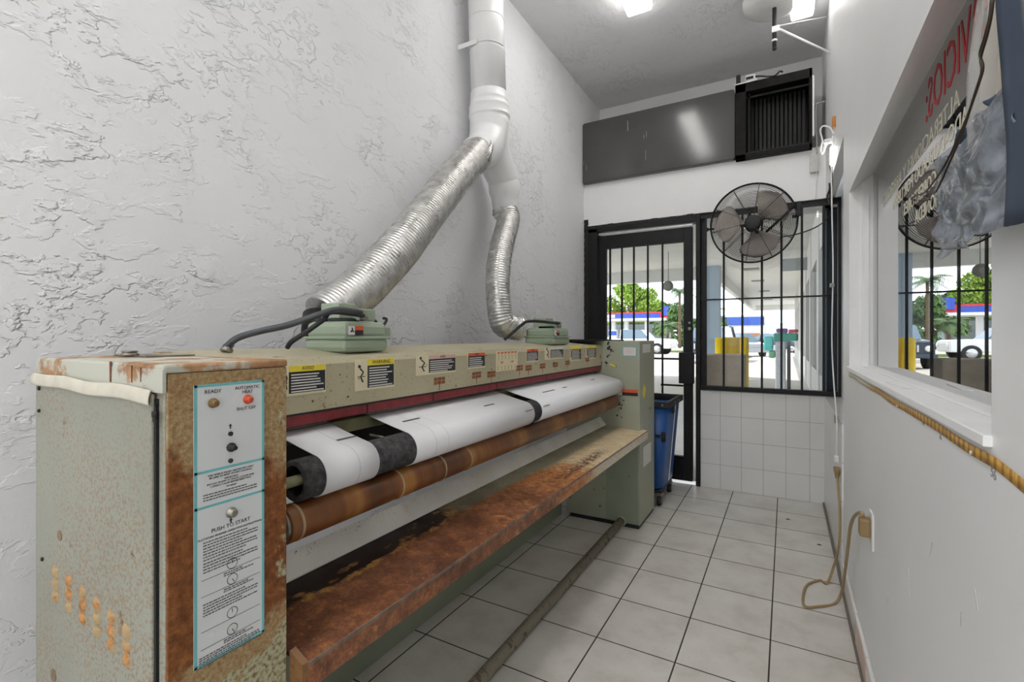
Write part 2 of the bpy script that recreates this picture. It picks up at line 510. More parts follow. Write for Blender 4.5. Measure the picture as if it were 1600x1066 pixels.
M_labelwht = simple('label_white', S(222, 220, 214), .5, var=.02)
M_rustsq = simple('rust_print', S(150, 92, 58), .7, var=.2, scale=90)
M_rustdark = simple('rust_drip', S(112, 58, 36), .7, var=.2, scale=90)
M_vent = rusty('vent_rust', S(176, 150, 108), .62, 3, .5, 1.0, rust=((.22, .10, .03, 1), (.50, .24, .09, 1)))
M_amber = simple('amber_lamp', S(120, 92, 50), .25, var=.05)
M_redlamp = simple('red_lamp', S(196, 74, 44), .25, var=.05)
M_tube_fill = emis('fill_diffuser', (1.0, .98, .95, 1), LAMP_STRENGTH * 1.15)  # glow of the two fill lights added behind the viewer
M_tube2 = emis('dimmer_diffuser', (1.0, .98, .95, 1), LAMP_STRENGTH * .3)
M_tube1 = emis('lowered_diffuser', (1.0, .98, .95, 1), LAMP_STRENGTH * .72)  # glow turned down to even out the left wall
def glass_mat(name, refl, rough=0.0, tint=(1, 1, 1, 1)):
    m = bpy.data.materials.new(name); m.use_nodes = True; t = m.node_tree; t.nodes.clear()
    o = t.nodes.new('ShaderNodeOutputMaterial'); mx = t.nodes.new('ShaderNodeMixShader')
    tr = t.nodes.new('ShaderNodeBsdfTransparent'); gl = t.nodes.new('ShaderNodeBsdfGlossy')
    tr.inputs[0].default_value = tint; gl.inputs['Roughness'].default_value = rough
    if refl is None:
        fr = t.nodes.new('ShaderNodeFresnel'); fr.inputs[0].default_value = 1.28
        t.links.new(fr.outputs[0], mx.inputs[0])
    else: mx.inputs[0].default_value = refl
    t.links.new(tr.outputs[0], mx.inputs[1]); t.links.new(gl.outputs[0], mx.inputs[2])
    t.links.new(mx.outputs[0], o.inputs[0]); return m
M_glass = glass_mat('clear_glass', None)
M_mirror = glass_mat('reflective_glass', .85, 0, (.85, .88, .9, 1))

# ------------------------------------------------------------------ the room
XL, XR, YF, YB, ZC = -1.60, .25, 4.14, -2.4, 3.45
YR = 4.56          # the set-back wall above the dark panel
mb = MB(); mb.box(XL - .1, XR + 1.6, YB - .1, YF + .02, -.06, 0); struct('floor', mb, M_floor)
mb = MB(); mb.box(XL - .1, XR + .4, YB - .1, YR + .1, ZC, ZC + .1); struct('ceiling', mb, M_ceil)
mb = MB(); mb.box(XL - .1, XL, YB - .1, YR + .1, -.05, ZC + .05); struct('wall_left', mb, M_plaster)
mb = MB(); mb.box(XL - .1, -1.57, YB - .1, YB, -.05, ZC + .05); mb.box(.22, XR + 1.6, YB - .1, YB, -.05, ZC + .05); mb.box(-1.57, .22, YB - .1, YB, 3.2, ZC + .05); mb.box(-1.57, .22, YB - .1, YB, -.05, .12); struct('wall_near', mb, M_paint)
w3 = thing('added_fill_window', None, None, (-.7, YB - .05, .12), kind='structure')  # unseen window added behind the camera for soft frontal fill
mb = MB()
for x in (-1.57, -.70, .17): mb.box(x, x + .05, YB - .08, YB - .02, .12, 3.2)
for z in (.12, 3.15): mb.box(-1.57, .22, YB - .08, YB - .02, z, z + .05)
mb.build('window_frame', M_trim, w3)
mb = MB(); mb.box(-1.57, .22, YB - .052, YB - .048, .12, 3.2); W3P = mb
# far wall: lintel beam, set-back strip, jamb sliver at the left of the door, panelled base
mb = MB(); mb.box(XL, XR + .12, YF, YR + .06, 2.215, 2.595); struct('wall_far', mb, M_beam)
mb = MB(); mb.box(XL, XR + .12, YR, YR + .08, 2.5, ZC); struct('wall_far_top', mb, M_beam)
mb = MB(); mb.box(-.602, .36, YF, YF + .12, 0, .782, .003); struct('wall_far_base', mb, M_dado)
# right wall: drywall with the window opening, upper wall, tiled base and niche beside the far window
OY0, OY1, OZ0, OZ1 = .917, 2.66, 1.081, 1.872
mb = MB()
for (y0, y1, z0, z1) in ((YB, OY0, 0.0, ZC), (OY1, 2.905, .0, ZC), (OY0, OY1, .0, OZ0 - .018)):
    mb.box(XR, XR + .055, y0, y1, z0, z1)
mb.prism([(XR, OZ1), (XR, ZC), (XR + .055, ZC), (XR + .055, OZ1 + .045)], OY0, OY1)
mb.box(XR, XR + .055, 2.905, YR, 2.215, ZC)
struct('wall_right', mb, M_paint)
mb = MB(); mb.box(XR - .008, XR + .10, 2.905, YF, 0, .782, .002); struct('wall_right_base', mb, M_dado2)
mb = MB(); mb.box(.345, .40, 2.905, YF + .06, .70, 2.3); struct('wall_right_niche', mb, M_trim)
mb = MB(); mb.box(XR - .012, XR - .0005, YB + .02, 2.90, .0, .115, .002); struct('baseboard_right', mb, M_dado2)
mb = MB(); mb.box(XR - .02, XR - .006, .2, YF - .005, .0, .018, .003); struct('baseboard_right_edge', mb, simple('grimy_edge', S(120, 112, 100), .6))
M_pinktile = simple('pinkish_tile', S(198, 172, 158), .35, var=.08, scale=12)
mb = MB(); mb.box(XR - .0145, XR - .0117, 2.02, 2.30, .022, .11); struct('trim_1', mb, M_pinktile)
# room beyond the right window
M_dim = simple('unlit_room_dark', (.16, .16, .17, 1), .7, var=.05)  # dark tone stands in for the lack of light in the room beyond
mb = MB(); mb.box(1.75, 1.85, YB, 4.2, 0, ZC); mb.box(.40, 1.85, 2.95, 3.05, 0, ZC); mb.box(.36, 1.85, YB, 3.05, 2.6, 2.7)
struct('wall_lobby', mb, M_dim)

# window_1: the far window beside the door
w1 = thing('window_1', 'fixed window beside the black door, behind security bars', None, (-.12, YF + .05, .8), kind='structure')
del w1['label']
mb = MB()
mb.box(-.60, .345, YF + .03, YF + .09, .782, .815); mb.box(-.60, .345, YF + .03, YF + .09, 2.185, 2.215)
mb.box(-.60, -.572, YF + .03, YF + .09, .815, 2.185); mb.box(.325, .345, YF + .03, YF + .09, .815, 2.185)
mb.build('window_frame', M_black, w1)
mb = MB(); mb.box(-.572, .325, YF + .058, YF + .062, .815, 2.185); mb.build('window_pane', M_glass, w1)
# window_2: the mirrored window in the right wall
w2 = thing('window_2', 'interior window with reflective glass', None, (.33, 1.8, 1.06), kind='structure')
del w2['label']
GX = .338
mb = MB()
mb.box(XR + .0552, .36, OY1 - .001, OY1 + .03, OZ0, OZ1 + .09); mb.box(XR + .0552, .36, OY0 - .03, OY0 + .001, OZ0, OZ1 + .09); mb.box(XR + .001, XR + .0552, OY1 - .003, OY1 - .0005, OZ0, OZ1 + .04)
mb.box(.296, .322, OY1 - .012, OY1, OZ0, OZ1 + .04)
mb.prism([(XR + .0552, OZ1 + .046), (.337, OZ1 + .073), (.36, OZ1 + .073), (.36, OZ1 + .12), (XR + .0552, OZ1 + .12)], OY0, OY1)
mb.build('window_frame', M_trim, w2)
mb = MB()
mb.box(XR - .010, XR + .055, OY0 - .004, OY1 + .012, OZ0 - .017, OZ0, .002)
mb.box(XR + .055, .36, OY0 - .02, OY1 + .012, OZ0 - .03, OZ0 + .002, .001)
mb.box(.300, .345, OY0, OY1, OZ0, OZ0 + .006, .002)
mb.build('window_sill', M_trim, w2)
mb = MB(); mb.box(GX, GX + .005, OY0 - .02, OY1 + .01, OZ0, OZ1 + .078); pane2 = mb.build('window_pane', M_mirror, w2)
M_glred = simple('red_vinyl', S(196, 30, 48), .4, var=.03)
M_glcream = simple('cream_vinyl', S(226, 220, 200), .4, var=.03)
def wtext(body, y_left, z, size, mat, sx=1.0):
    text(body, size, (GX - .0006, y_left, z), (0, 1, 0), (0, 0, 1), mat, w2, 'window_lettering', .0005, 'RIGHT', sx)
yc = at(1450, 150, 0, GX)
wtext('SERVICIOS:', 1.735, 1.858, .155, M_glred, .74)
wtext('ALTERACIONES Y ARREGLOS', 2.42, 1.755, .062, M_glcream, 1.22)
wtext('LAVADO-DOBLADO POR LIBRA', 2.20, 1.695, .060, M_glcream, 1.10)
wtext('LAVADO DE COBERTORES', 2.02, 1.632, .058, M_glcream, 1.10)
wtext('LAVADO POR MONEDA', 1.86, 1.572, .058, M_glcream, 1.10)
W3P.build('window_pane', M_glass, w3)

# door_1: black glazed door with bars in a black frame
d1 = thing('door_1', None, None, (-1.08, YF + .05, 0), kind='structure')
mb = MB()
mb.box(-1.565, -1.475, YF + .0, YF + .10, 0, 2.185, .004); mb.box(-.636, -.60, YF - .012, YF + .10, 0, 2.212, .004)
mb.box(-1.565, -.60, YF + .0, YF + .10, 2.150, 2.20, .004)
mb.build('door_frame', M_black, d1)
mb = MB(); mb.box(-1.47, -.665, YF + .02, YF + .045, 2.128, 2.142); mb.build('header_strip', simple('bright_metal', S(200, 200, 200), .3, .6), d1)
mb = MB()
DX0, DX1 = -1.468, -.668
mb.box(DX0, -1.405, YF + .03, YF + .075, .02, 2.12, .003); mb.box(-.738, DX1, YF + .03, YF + .075, .02, 2.12, .003)
mb.box(-1.405, -.738, YF + .03, YF + .075, 2.00, 2.12, .003); mb.box(-1.405, -.738, YF + .03, YF + .075, .02, .22, .003)
mb.build('door_leaf', M_black, d1)
mb = MB(); mb.box(-1.405, -.738, YF + .05, YF + .054, .22, 2.0); mb.build('door_glass', M_glass, d1)
for k, x in enumerate((-1.363, -1.256, -1.150, -1.03, -.907, -.80)):
    if k < 5:
        mb = MB(); mb.box(x - .007, x + .007, YF + .02, YF + .034, .2, 2.02); mb.build('door_bar', M_black, d1)
mb = MB(); mb.box(-1.405, -.738, YF + .018, YF + .032, 1.02, 1.035); mb.box(-.92, -.738, YF + .018, YF + .032, .80, .815); build_each(mb, 'cross_bar', M_black, d1)
p0 = at(1061, 551, 1, YF - .01); p1 = at(1084, 600, 1, YF - .01)
mb = MB(); mb.box(p0.x, p1.x, YF - .03, YF + .028, p1.z, p0.z, .004); mb.build('lock_box', M_black, d1)
p = at(1077, 514, 1, YF + .02)
mb = MB(); mb.lathe((p.x, YF + .03, p.z), (0, -1, 0), [(0, .016), (.012, .016), (.016, .012), (.016, .004)], 20); mb.lathe((p.x, YF + .03, p.z + .05), (0, -1, 0), [(0, .009), (.006, .009)], 16)
build_each(mb, 'lock_cylinder', M_steel, d1)
# bits of rough black filler round the opening
mb = MB()
random.seed(3)
for k in range(46):
    z = .2 + k * .045
    mb.box(-1.598, -1.560 + random.uniform(-.006, .006), YF - .004, YF + .05, z, z + .05, rot=Matrix.Rotation(random.uniform(-.12, .12), 3, 'Y'))
for k in range(20):
    x = -1.57 + k * .048
    mb.box(x, x + .05, YF - .002, YF + .05, 2.19, 2.206 + random.uniform(0, .012) * (1 if k > 3 else .3))
o = mb.build('trim_2', simple('black_filler', (.014, .014, .014, 1), .7, var=.3, scale=60, bump=.002)); o['kind'] = 'structure'

# security grille over the far window
g = thing('window_grille', 'black steel security bars across the far window beside the door', 'security bars', (-.12, YF - .02, .8))
mb = MB()
for z in (.808, 2.172): mb.box(-.595, .318, YF - .03, YF - .008, z - .012, z + .012)
build_each(mb, 'frame_rail', M_black, g)
mb = MB(); mb.box(-.595, .318, YF - .028, YF - .018, 1.502, 1.514); mb.build('cross_bar', M_black, g)
for px in (1103, 1131, 1160, 1190.5, 1221, 1253, 1287, 1311.5):
    x = at(px, 520, 1, YF - .015).x
    mb = MB(); mb.box(x - .0075, x + .0075, YF - .024, YF - .009, .80, 2.175); mb.build('bar', M_black, g)
# ------------------------------------------------------------------ flatwork ironer
IR = thing('flatwork_ironer', 'long sage green flatwork ironer with rusted feed shelf along the left wall', 'laundry ironer', (-1.03, 1.9, 0))
NY0, NY1, FY0, FY1 = .363, .565, 3.035, 3.42
CX = -.80
ZT = 1.175
# near control cabinet
mb = MB()
mb.box(-1.29, CX - .004, NY0 + .004, NY1, .02, 1.165, .004)
near = mb.build('control_cabinet', M_side, IR)
mb = MB(); mb.box(CX - .006, CX, NY0 + .006, NY1 + .001, .02, 1.163, .002); mb.build('front_cover', M_front, near)
mb = MB(); mb.box(-1.292, CX + .001, NY0, NY1 + .003, 1.1635, ZT + .002, .004)
mb.box(-1.292, CX + .0006, NY0 - .001, NY0 + .004, 1.135, 1.17); mb.build('cabinet_lid', M_top, near)
# end panel with folded edge, standing a little proud
mb = MB()
mb.box(-1.284, -.826, NY0 - .004, NY0 + .003, .03, 1.133, .004); mb.build('end_panel', M_side, near)
mb = MB(); mb.box(-.8255, -.820, NY0 - .0005, NY0 + .004, .03, 1.125); mb.build('panel_gap', M_recess, near)
# loose flap of tape below the lid
def flap(u, v):
    x = -1.290 + u * .465
    a = v * 1.5
    return Vector((x, NY0 - .005 - .003 * math.sin(a * 1.6) - .001 * v + .002 * math.sin(u * 9), 1.148 - u * .008 - .022 * v - .0015 * math.sin(u * 14)))
mb = MB(); mb.grid(flap, 30, 8); o = mb.build('peeling_tape', simple('aged_tape', S(206, 200, 184), .7, var=.06, scale=25), near)
md = o.modifiers.new('s', 'SOLIDIFY'); md.thickness = .0012
# louvres
vent = None
for c in range(6):
    for r in range(3):
        p = at(87.5 + c * 20.6 + (c * c) * .32, 893 + c * 14.2 + (c * c) * .9 + r * (19 + c * .75), 1, NY0 - .004)
        mb = MB()
        def lv(u, v, p=p):
            a = v * PI; 
            w = .0125 * math.sin(min(1, max(0, u)) * PI) ** .5
            return Vector((p.x - .0105 + .021 * u, NY0 - .0038 - .006 * math.sin(a) * math.sin(u * PI) ** .6, p.z + .009 * math.cos(a) - .012 * (u - .5) * .4))
        mb.grid(lv, 8, 6); mb.build('louvre', M_vent, near)
mb = MB(); mb.box(-1, -1, 0, 0, 0, 0) if False else None
p = at(94, 837, 1, NY0 - .004)
mb.lathe((p.x, NY0 - .0055, p.z), (0, 1, 0), [(0, .009), (.002, .010)], 20)
p = at(84, 1055, 1, NY0 - .004); mb.lathe((p.x, NY0 - .0055, p.z), (0, 1, 0), [(0, .011), (.002, .012)], 20)
build_each(mb, 'knockout_plug', simple('rusty_plug', S(132, 110, 84), .6, var=.15, scale=80), near)
mb = MB()
for (px, py, r) in ((61, 607, .0042), (61, 642, .0035), (241, 648, .0055), (242, 656, .004), (66, 874, .004)):
    p = at(px, py, 1, NY0 - .005); mb.lathe((p.x, NY0 - .0035, p.z), (0, -1, 0), [(0, r), (.003, r), (.004, r * .5)], 12)
build_each(mb, 'screw', M_blackmatte, near)
mb = MB()
for (px, py0, py1, w) in ((173, 565, 597, .0035), (206, 571, 598, .0014), (220, 574, 597, .001)):
    a = at(px, py0, 1, NY0 - .0013); b = at(px, py1, 1, NY0 - .0013)
    mb.prism([(a.x - w, a.z), (a.x + w, a.z), (b.x + w * .5, b.z), (b.x - w * .7, b.z)], NY0 - .0019, NY0 - .0011)
build_each(mb, 'rust_run', M_rustdark, near)
# fittings on the lid
p = at(289, 547, 0, -1.20)
mb = MB(); mb.box(-1.24, -1.10, .47, .56, ZT + .002, ZT + .005); mb.lathe((-1.17, .47, ZT + .004), (0, 0, 1), [(0, .016), (.003, .017), (.006, .012), (.007, .012), (.009, .015), (.011, .010)], 20)
mb.build('lid_latch', M_steel, near)
# control panel
PN = MB()
PY0, PY1, PZ0, PZ1 = .405, .520, .700, 1.143
PN.box(CX, CX + .0025, PY0, PY1, PZ0, PZ1); panel = PN.build('control_panel', M_panelw, near)
XP = CX + .0028
mb = MB()
bw = .0042
for (y0, y1, z0, z1) in ((PY0, PY1, PZ1 - bw, PZ1), (PY0, PY1, PZ0, PZ0 + bw), (PY0, PY0 + bw, PZ0, PZ1), (PY1 - bw, PY1, PZ0, PZ1)):
    mb.box(XP - .0012, XP, y0, y1, z0, z1)
zs1 = at(356, 729, 0, CX).z; zs2 = at(356, 782, 0, CX).z
for z in (zs1, zs2): mb.box(XP - .0012, XP, PY0, PY1, z - .002, z + .002)
mb.build('teal_border', M_teal, panel)
def ptext(body, px, py, size, mat=M_ink, sx=1.0, al='CENTER'):
    p = at(px, py, 0, XP); text(body, size, (XP, p.y, p.z), (0, 1, 0), (0, 0, 1), mat, panel, 'panel_lettering', .0004, al, sx)
ptext('READY', 333, 612, .0085)
ptext('AUTOMATIC', 387, 605.5, .0075); ptext('HEAT', 387, 612, .0075); ptext('SHUT OFF', 385, 638, .0075)
YCN = at(356, 700, 0, XP).y
def pline(body, dz, size, sx=1.0): text(body, size, (XP, (PY0 + PY1) / 2, dz), (0, 1, 0), (0, 0, 1), M_ink, panel, 'panel_lettering', .0004, 'CENTER', sx)
z = zs1 - .008
for s_, g_ in (('THIS TIMER IS PRESET. HEATER MAY ONLY', .0), ('BE USED TO RESET HI LIMIT CONTROL.', .003), ('IMPORTANT', 0), ('SHOULD HI LIMIT ACTIVATE, LOCATE AND', 0), ('CORRECT CAUSE BEFORE RESETTING.', .003), ('TO RESET', 0)):
    pline(s_, z, .0040); z -= .0042 + g_ * .4
mb = MB()
def tlines(z, n, pitch, y0=.418, y1=.508, h=.0013):
    for k in range(n):
        e = y1 - (0 if k % 3 else random.uniform(.005, .03))
        y = y0
        while y < e - .002:
            w = random.uniform(.002, .0065); mb.box(XP - .0004, XP + .0002, y, min(y + w, e), z - h, z + h * .4); y += w + .0012
        z -= pitch
    return z
tlines(z - .001, 3, .0042)
z = at(356, 822, 0, XP).z
pline('PUSH TO START', z, .0088)
z -= .009; pline('FLATWORK FINISHER OPERATING INSTRUCTIONS', z, .0046); z -= .0055
z = tlines(z, 7, .0046); z = tlines(z - .001, 4, .0046)
dials = [at(361, y, 0, XP).z for y in (881, 905.5, 958, 984)]
for d in (dials[0], dials[1]): tlines(d - .012, 2, .0035, .45, .50)
tlines(dials[1] - .022, 5, .0044); tlines(dials[3] - .012, 2, .0035, .45, .50); tlines(dials[3] - .021, 5, .0036, .412, .512)
for d in dials: mb.box(XP - .0004, XP + .0002, .415, .512, d - .0095, d - .0088)
mb.build('fine_print', M_inkgrey, panel)['kind'] = 'stuff'
mb = MB()
for k, d in enumerate(dials):
    pts = [(XP, .464 + .0085 * math.cos(a * PI / 12), d + .0085 * math.sin(a * PI / 12)) for a in range(24)]
    mb.tube(pts, .0005, 4, closed=True); mb.tube([(XP, .464, d), (XP, .464 + (.003 if k % 2 else 0), d + .006 * (-1 if k % 2 else 1))], .0005, 4)
build_each(mb, 'dial_drawing', M_ink, panel, .002)
def knob(px, py, prof, mat, name):
    p = at(px, py, 0, XP); mb = MB(); mb.lathe((XP - .001, p.y, p.z), (1, 0, 0), prof, 20); return mb.build(name, mat, panel)
knob(333, 630, [(0, .008), (.002, .008), (.004, .0065), (.009, .006), (.012, .003)], M_amber, 'ready_lamp')
knob(387, 624, [(0, .008), (.002, .008), (.004, .0065), (.009, .006), (.012, .003)], M_redlamp, 'shut_off_lamp')
knob(360, 678, [(0, .0038), (.003, .0038)], M_felt, 'stud'); knob(360, 720, [(0, .0038), (.003, .0038)], M_felt, 'stud')
knob(361, 699, [(0, .0075), (.004, .0075), (.006, .004), (.014, .0038)], M_blackmatte, 'timer_spindle')
knob(361, 801, [(0, .0085), (.003, .0085), (.004, .0065), (.010, .0065), (.012, .004)], M_steel, 'start_button')
mb = MB()
for (px, py, up) in ((360, 666, 1), (361, 813, 1)):
    p = at(px, py, 0, XP)
    mb.prism([(p.y - .003, p.z), (p.y + .003, p.z), (p.y, p.z + .004)], XP - .0004, XP + .0002, 'x'); mb.box(XP - .0004, XP + .0002, p.y - .001, p.y + .001, p.z - .004, p.z)
build_each(mb, 'arrow_mark', M_ink, panel)
p = at(330, 991, 0, XP)
mb = MB(); mb.prism([(p.y - .004, p.z + .004), (p.y + .006, p.z + .003), (p.y + .004, p.z - .003), (p.y, p.z - .008), (p.y - .003, p.z - .002)], XP - .0005, XP + .0004, 'x')
mb.build('paint_chip', M_labelwht, panel)

# far cabinet
mb = MB(); mb.box(-1.30, CX, FY0, FY1, .02, 1.187, .005); far = mb.build('end_cabinet', M_green, IR)
mb = MB(); mb.box(-1.02, CX - .01, FY0 - .003, FY0 + .002, .025, .60, .002); mb.build('access_panel', M_darkgreen, far)
mb = MB(); mb.box(-1.27, CX - .006, FY0 - .005, FY1 - .004, 0, .022); mb.build('base_skirt', M_blackmatte, far)
mb = MB()
for (px, py) in ((928, 765), (941, 733), (957, 737), (943, 763), (938, 791), (983, 745)):
    p = at(px, py, 1, FY0 - .004); mb.lathe((p.x, FY0 - .003, p.z), (0, -1, 0), [(0, .007), (.002, .007), (.004, .003)], 12)
build_each(mb, 'screw', M_steel, far)
mb = MB(); mb.box(-1.30, -1.035, 2.86, 3.2, 1.187, 1.196); mb.box(-1.18, -.93, 3.06, 3.13, 1.187, 1.194)
build_each(mb, 'loose_strip', M_black, far, .0)
def decal(parent, name, O, X, W, Hh, mats, draw):
    pass
mb = MB(); a = at(972.5, 541.5, 1, FY0 - .002); b = at(995, 557.5, 1, FY0 - .002)
mb.box(a.x, b.x, FY0 - .0022, FY0, b.z, a.z); mb.use(1).box(a.x + .007, b.x - .007, FY0 - .0026, FY0 - .001, b.z + .007, a.z - .007)
mb.use(2)
for k in range(4): mb.box(a.x + .014, b.x - .014, FY0 - .003, FY0 - .002, a.z - .018 - k * .009, a.z - .014 - k * .009)
mb.build('notice_label', [M_teal, M_labelwht, M_pink], far)
mb = MB(); a = at(972, 608, 1, FY0 - .002); b = at(996.5, 619.5, 1, FY0 - .002); zm = (a.z * .5 + b.z * .5)
mb.box(a.x - .03, a.x, FY0 - .0022, FY0, b.z, a.z); mb.use(1).box(a.x, b.x, FY0 - .0022, FY0, zm, a.z); mb.use(2).box(a.x, b.x, FY0 - .0022, FY0, b.z, zm)
mb.build('danger_label', [M_labelwht, M_orange, M_labelblk], far)
mb = MB(); a = at(957, 571, 1, FY0); mb.box(a.x - .02, a.x + .025, FY0 - .006, FY0, a.z - .005, a.z + .004, rot=Matrix.Rotation(.35, 3, 'Y')); mb.build('yellow_tape_scrap', M_yellow, far)
mb = MB()
random.seed(5)
for k in range(26):
    px = random.gauss(952, 4) if k < 14 else random.gauss(968, 3); py = random.uniform(536, 575) if k < 14 else random.gauss(634, 8)
    p = at(px, py, 1, FY0); r = random.uniform(.002, .007); mb.box(p.x - r, p.x + r, FY0 - .0012, FY0, p.z - r * 1.4, p.z + r * 1.4, rot=Matrix.Rotation(random.uniform(0, 3), 3, 'Y'))
build_each(mb, 'burn_stain', M_ink, far, .0)
mb = MB(); mb.box(CX - .001, CX + .0012, 3.10, 3.30, 1.11, 1.165); mb.box(CX - .001, CX + .0012, 3.12, 3.32, .37, .50); build_each(mb, 'side_label', M_labelwht, far)
mb = MB(); p = at(1006, 612, 0, CX); mb.prism([(p.y, p.z + .05), (p.y + .05, p.z + .01), (p.y + .01, p.z - .05), (p.y - .04, p.z - .01)], CX - .001, CX + .0013, 'x'); mb.build('yellow_sticker', M_yellow, far)

# hood across the back
mb = MB()
mb.prism([(-1.05, 1.028), (-1.05, 1.146), (-1.062, 1.164), (-1.285, 1.184), (-1.30, 1.18), (-1.30, 1.0), (-1.29, 1.0), (-1.07, 1.028)], NY1, FY0 + .001)
hood = mb.build('hood', M_hood, IR)
mb = MB(); mb.box(-1.075, -1.052, NY1, FY0, .996, 1.024, .003); guard = mb.build('finger_guard', M_red, IR)
mb = MB(); mb.box(-1.068, -1.0515, NY1 + .001, FY0 - .001, 1.0225, 1.0285); mb.build('gap_shade_strip', M_blackmatte, IR)  # black strip standing in for shade in the gap below the hood
mb = MB()
for y in (1.0, 1.30, 1.72, 2.2): mb.box(-1.0535, -1.0505, y, y + .004, .996, 1.0245)
build_each(mb, 'guard_joint', M_labelblk, guard)
text('STOP BAR', .02, (-1.0515, 1.95, 1.010), (0, 1, 0), (0, 0, 1), M_cream, guard, 'faded_lettering', .0006) if False else None
mb = MB(); mb.box(-1.30, -1.29, NY1, FY0, .99, 1.17); mb.build('back_rail', M_darkgreen, IR)
# labels on the hood
XH = -1.0492
def hlabel(name, pa, pb, draw):
    a = at(*pa, 0, XH); b = at(*pb, 0, XH)
    mb = MB(); draw(mb, a.y, b.y, min(b.z, a.z - .01), a.z)
    return mb
def warn(title, head, iconw):
    def d(mb, y0, y1, z0, z1):
        iw = (y1 - y0) * iconw; hz = z1 - (z1 - z0) * .22
        mb.use(0).box(XH - .001, XH, y0, y1, z0, z1)
        mb.use(1).box(XH - .0005, XH + .0003, y0 + iw, y1 - .002, hz, z1 - .002)
        mb.use(2).box(XH - .0005, XH + .0003, y0 + iw, y1 - .002, z0 + .006, hz)
        mb.use(3)
        n = max(3, int((hz - z0) / .008)); pit = (hz - z0 - .010) / n
        for k in range(n):
            zz = hz - .006 - k * pit; mb.box(XH, XH + .0006, y0 + iw + .006, y1 - .006 - random.uniform(0, (y1 - y0) * .2), zz - pit * .42, zz)
        if iconw > .06:
            mb.use(2); cy = y0 + iw * .5; cz = (z0 + z1) / 2
            mb.tube([(XH, cy - iw * .1, cz + .018), (XH, cy + iw * .15, cz + .008), (XH, cy - iw * .05, cz - .006), (XH, cy + iw * .12, cz - .02)], .0028, 5)
            mb.lathe((XH, cy - iw * .15, cz + .024), (1, 0, 0), [(0, .005), (.0008, .005)], 10)
            mb.box(XH - .0005, XH + .0004, cy - iw * .3, cy + iw * .3, cz - .006, cz - .004)
    return d
for (nm, pa, pb, head, title, iw) in (
    ('warning_label', (441, 572), (509, 612.5), M_yellow, 'AVISO', .14), ('warning_label', (554.5, 562), (616, 604), M_yellow, 'WARNING', .30),
    ('warning_label', (650, 556), (712, 581), M_pink, 'AVISO', .30), ('warning_label', (731, 551.5), (758, 574), M_orange, 'AVISO', .02),
    ('warning_label', (823, 545.5), (841, 565), M_orange, 'AVISO', .02), ('warning_label', (851, 543), (880, 560), M_labelwht, '', .30),
    ('warning_label', (891, 541), (908, 563), M_yellow, '', .14), ('warning_label', (916, 540), (931.5, 560), M_yellow, '', .14)):
    a = at(*pa, 0, XH); b = at(*pb, 0, XH)
    z1 = a.z; z0 = b.z
    mb = MB(); warn(title, head, iw)(mb, a.y, b.y, z0, z1)
    lab = mb.build(nm, [M_cream, head, M_labelblk, M_labelwht], hood)
    if title:
        w = b.y - a.y
        text('\u25b2 ' + title if False else title, (z1 - z0) * .17, (XH + .0006, a.y + w * (iw + (1 - iw) / 2), z1 - (z1 - z0) * .12), (0, 1, 0), (0, 0, 1), M_ink, hood, 'label_lettering', .0004)
a = at(775, 549.5, 0, XH); b = at(809, 577, 0, XH)
mb = MB(); mb.box(XH - .001, XH, a.y, b.y, b.z, a.z)
mb.use(1)
for k in range(6):
    y = a.y + .012 + k * .029
    mb.box(XH - .0005, XH + .0004, y, y + .018, a.z - .010, a.z - .003)
mb.use(2)
for k in range(6):
    y = a.y + .012 + k * .029
    mb.tube([(XH, y + .004, a.z - .016), (XH, y + .012, a.z - .028), (XH, y + .006, a.z - .036)], .0012, 4)
mb.use(1)
for k in (1, 4): mb.box(XH - .0005, XH + .0004, a.y + .012 + k * .029, a.y + .03 + k * .029, a.z - .05, a.z - .044)
mb.use(2)
for k in range(6): mb.box(XH - .0005, XH + .0003, a.y + .014 + k * .029, a.y + .019 + k * .029, b.z + .004, b.z + .022)
mb.build('care_chart_label', [M_cream, M_orange, simple('ochre_print', S(196, 164, 84), .5)], hood)
sq = MB()
for (px, py) in ((687, 595), (745, 586), (768, 585), (812, 575), (826, 575), (848, 572), (868, 570), (887, 567), (918, 562)):
    p = at(px, py, 0, XH); w = .03; h = .012
    for i in range(3):
        for j in range(2): sq.box(XH - .0008, XH + .0002, p.y - w + i * .021, p.y - w + i * .021 + .018, p.z - h + j * .013, p.z - h + j * .013 + .011)
    sq.box(XH - .0008, XH + .0001, p.y - .002, p.y + .001, p.z - .034, p.z - .012)
build_each(sq, 'rust_mark', M_rustsq, hood, .008)
mb = MB()
random.seed(11)
for k in range(70):
    y = random.uniform(.72, 3.0); z_ = random.uniform(1.035, 1.16); r = random.choice((.0012, .0016, .002, .003))
    if z_ < 1.145: mb.lathe((XH - .0006, y, z_), (1, 0, 0), [(0, r), (.0008, r)], 8)
mb.build('chipped_spots', M_rustdark, hood)['kind'] = 'stuff'

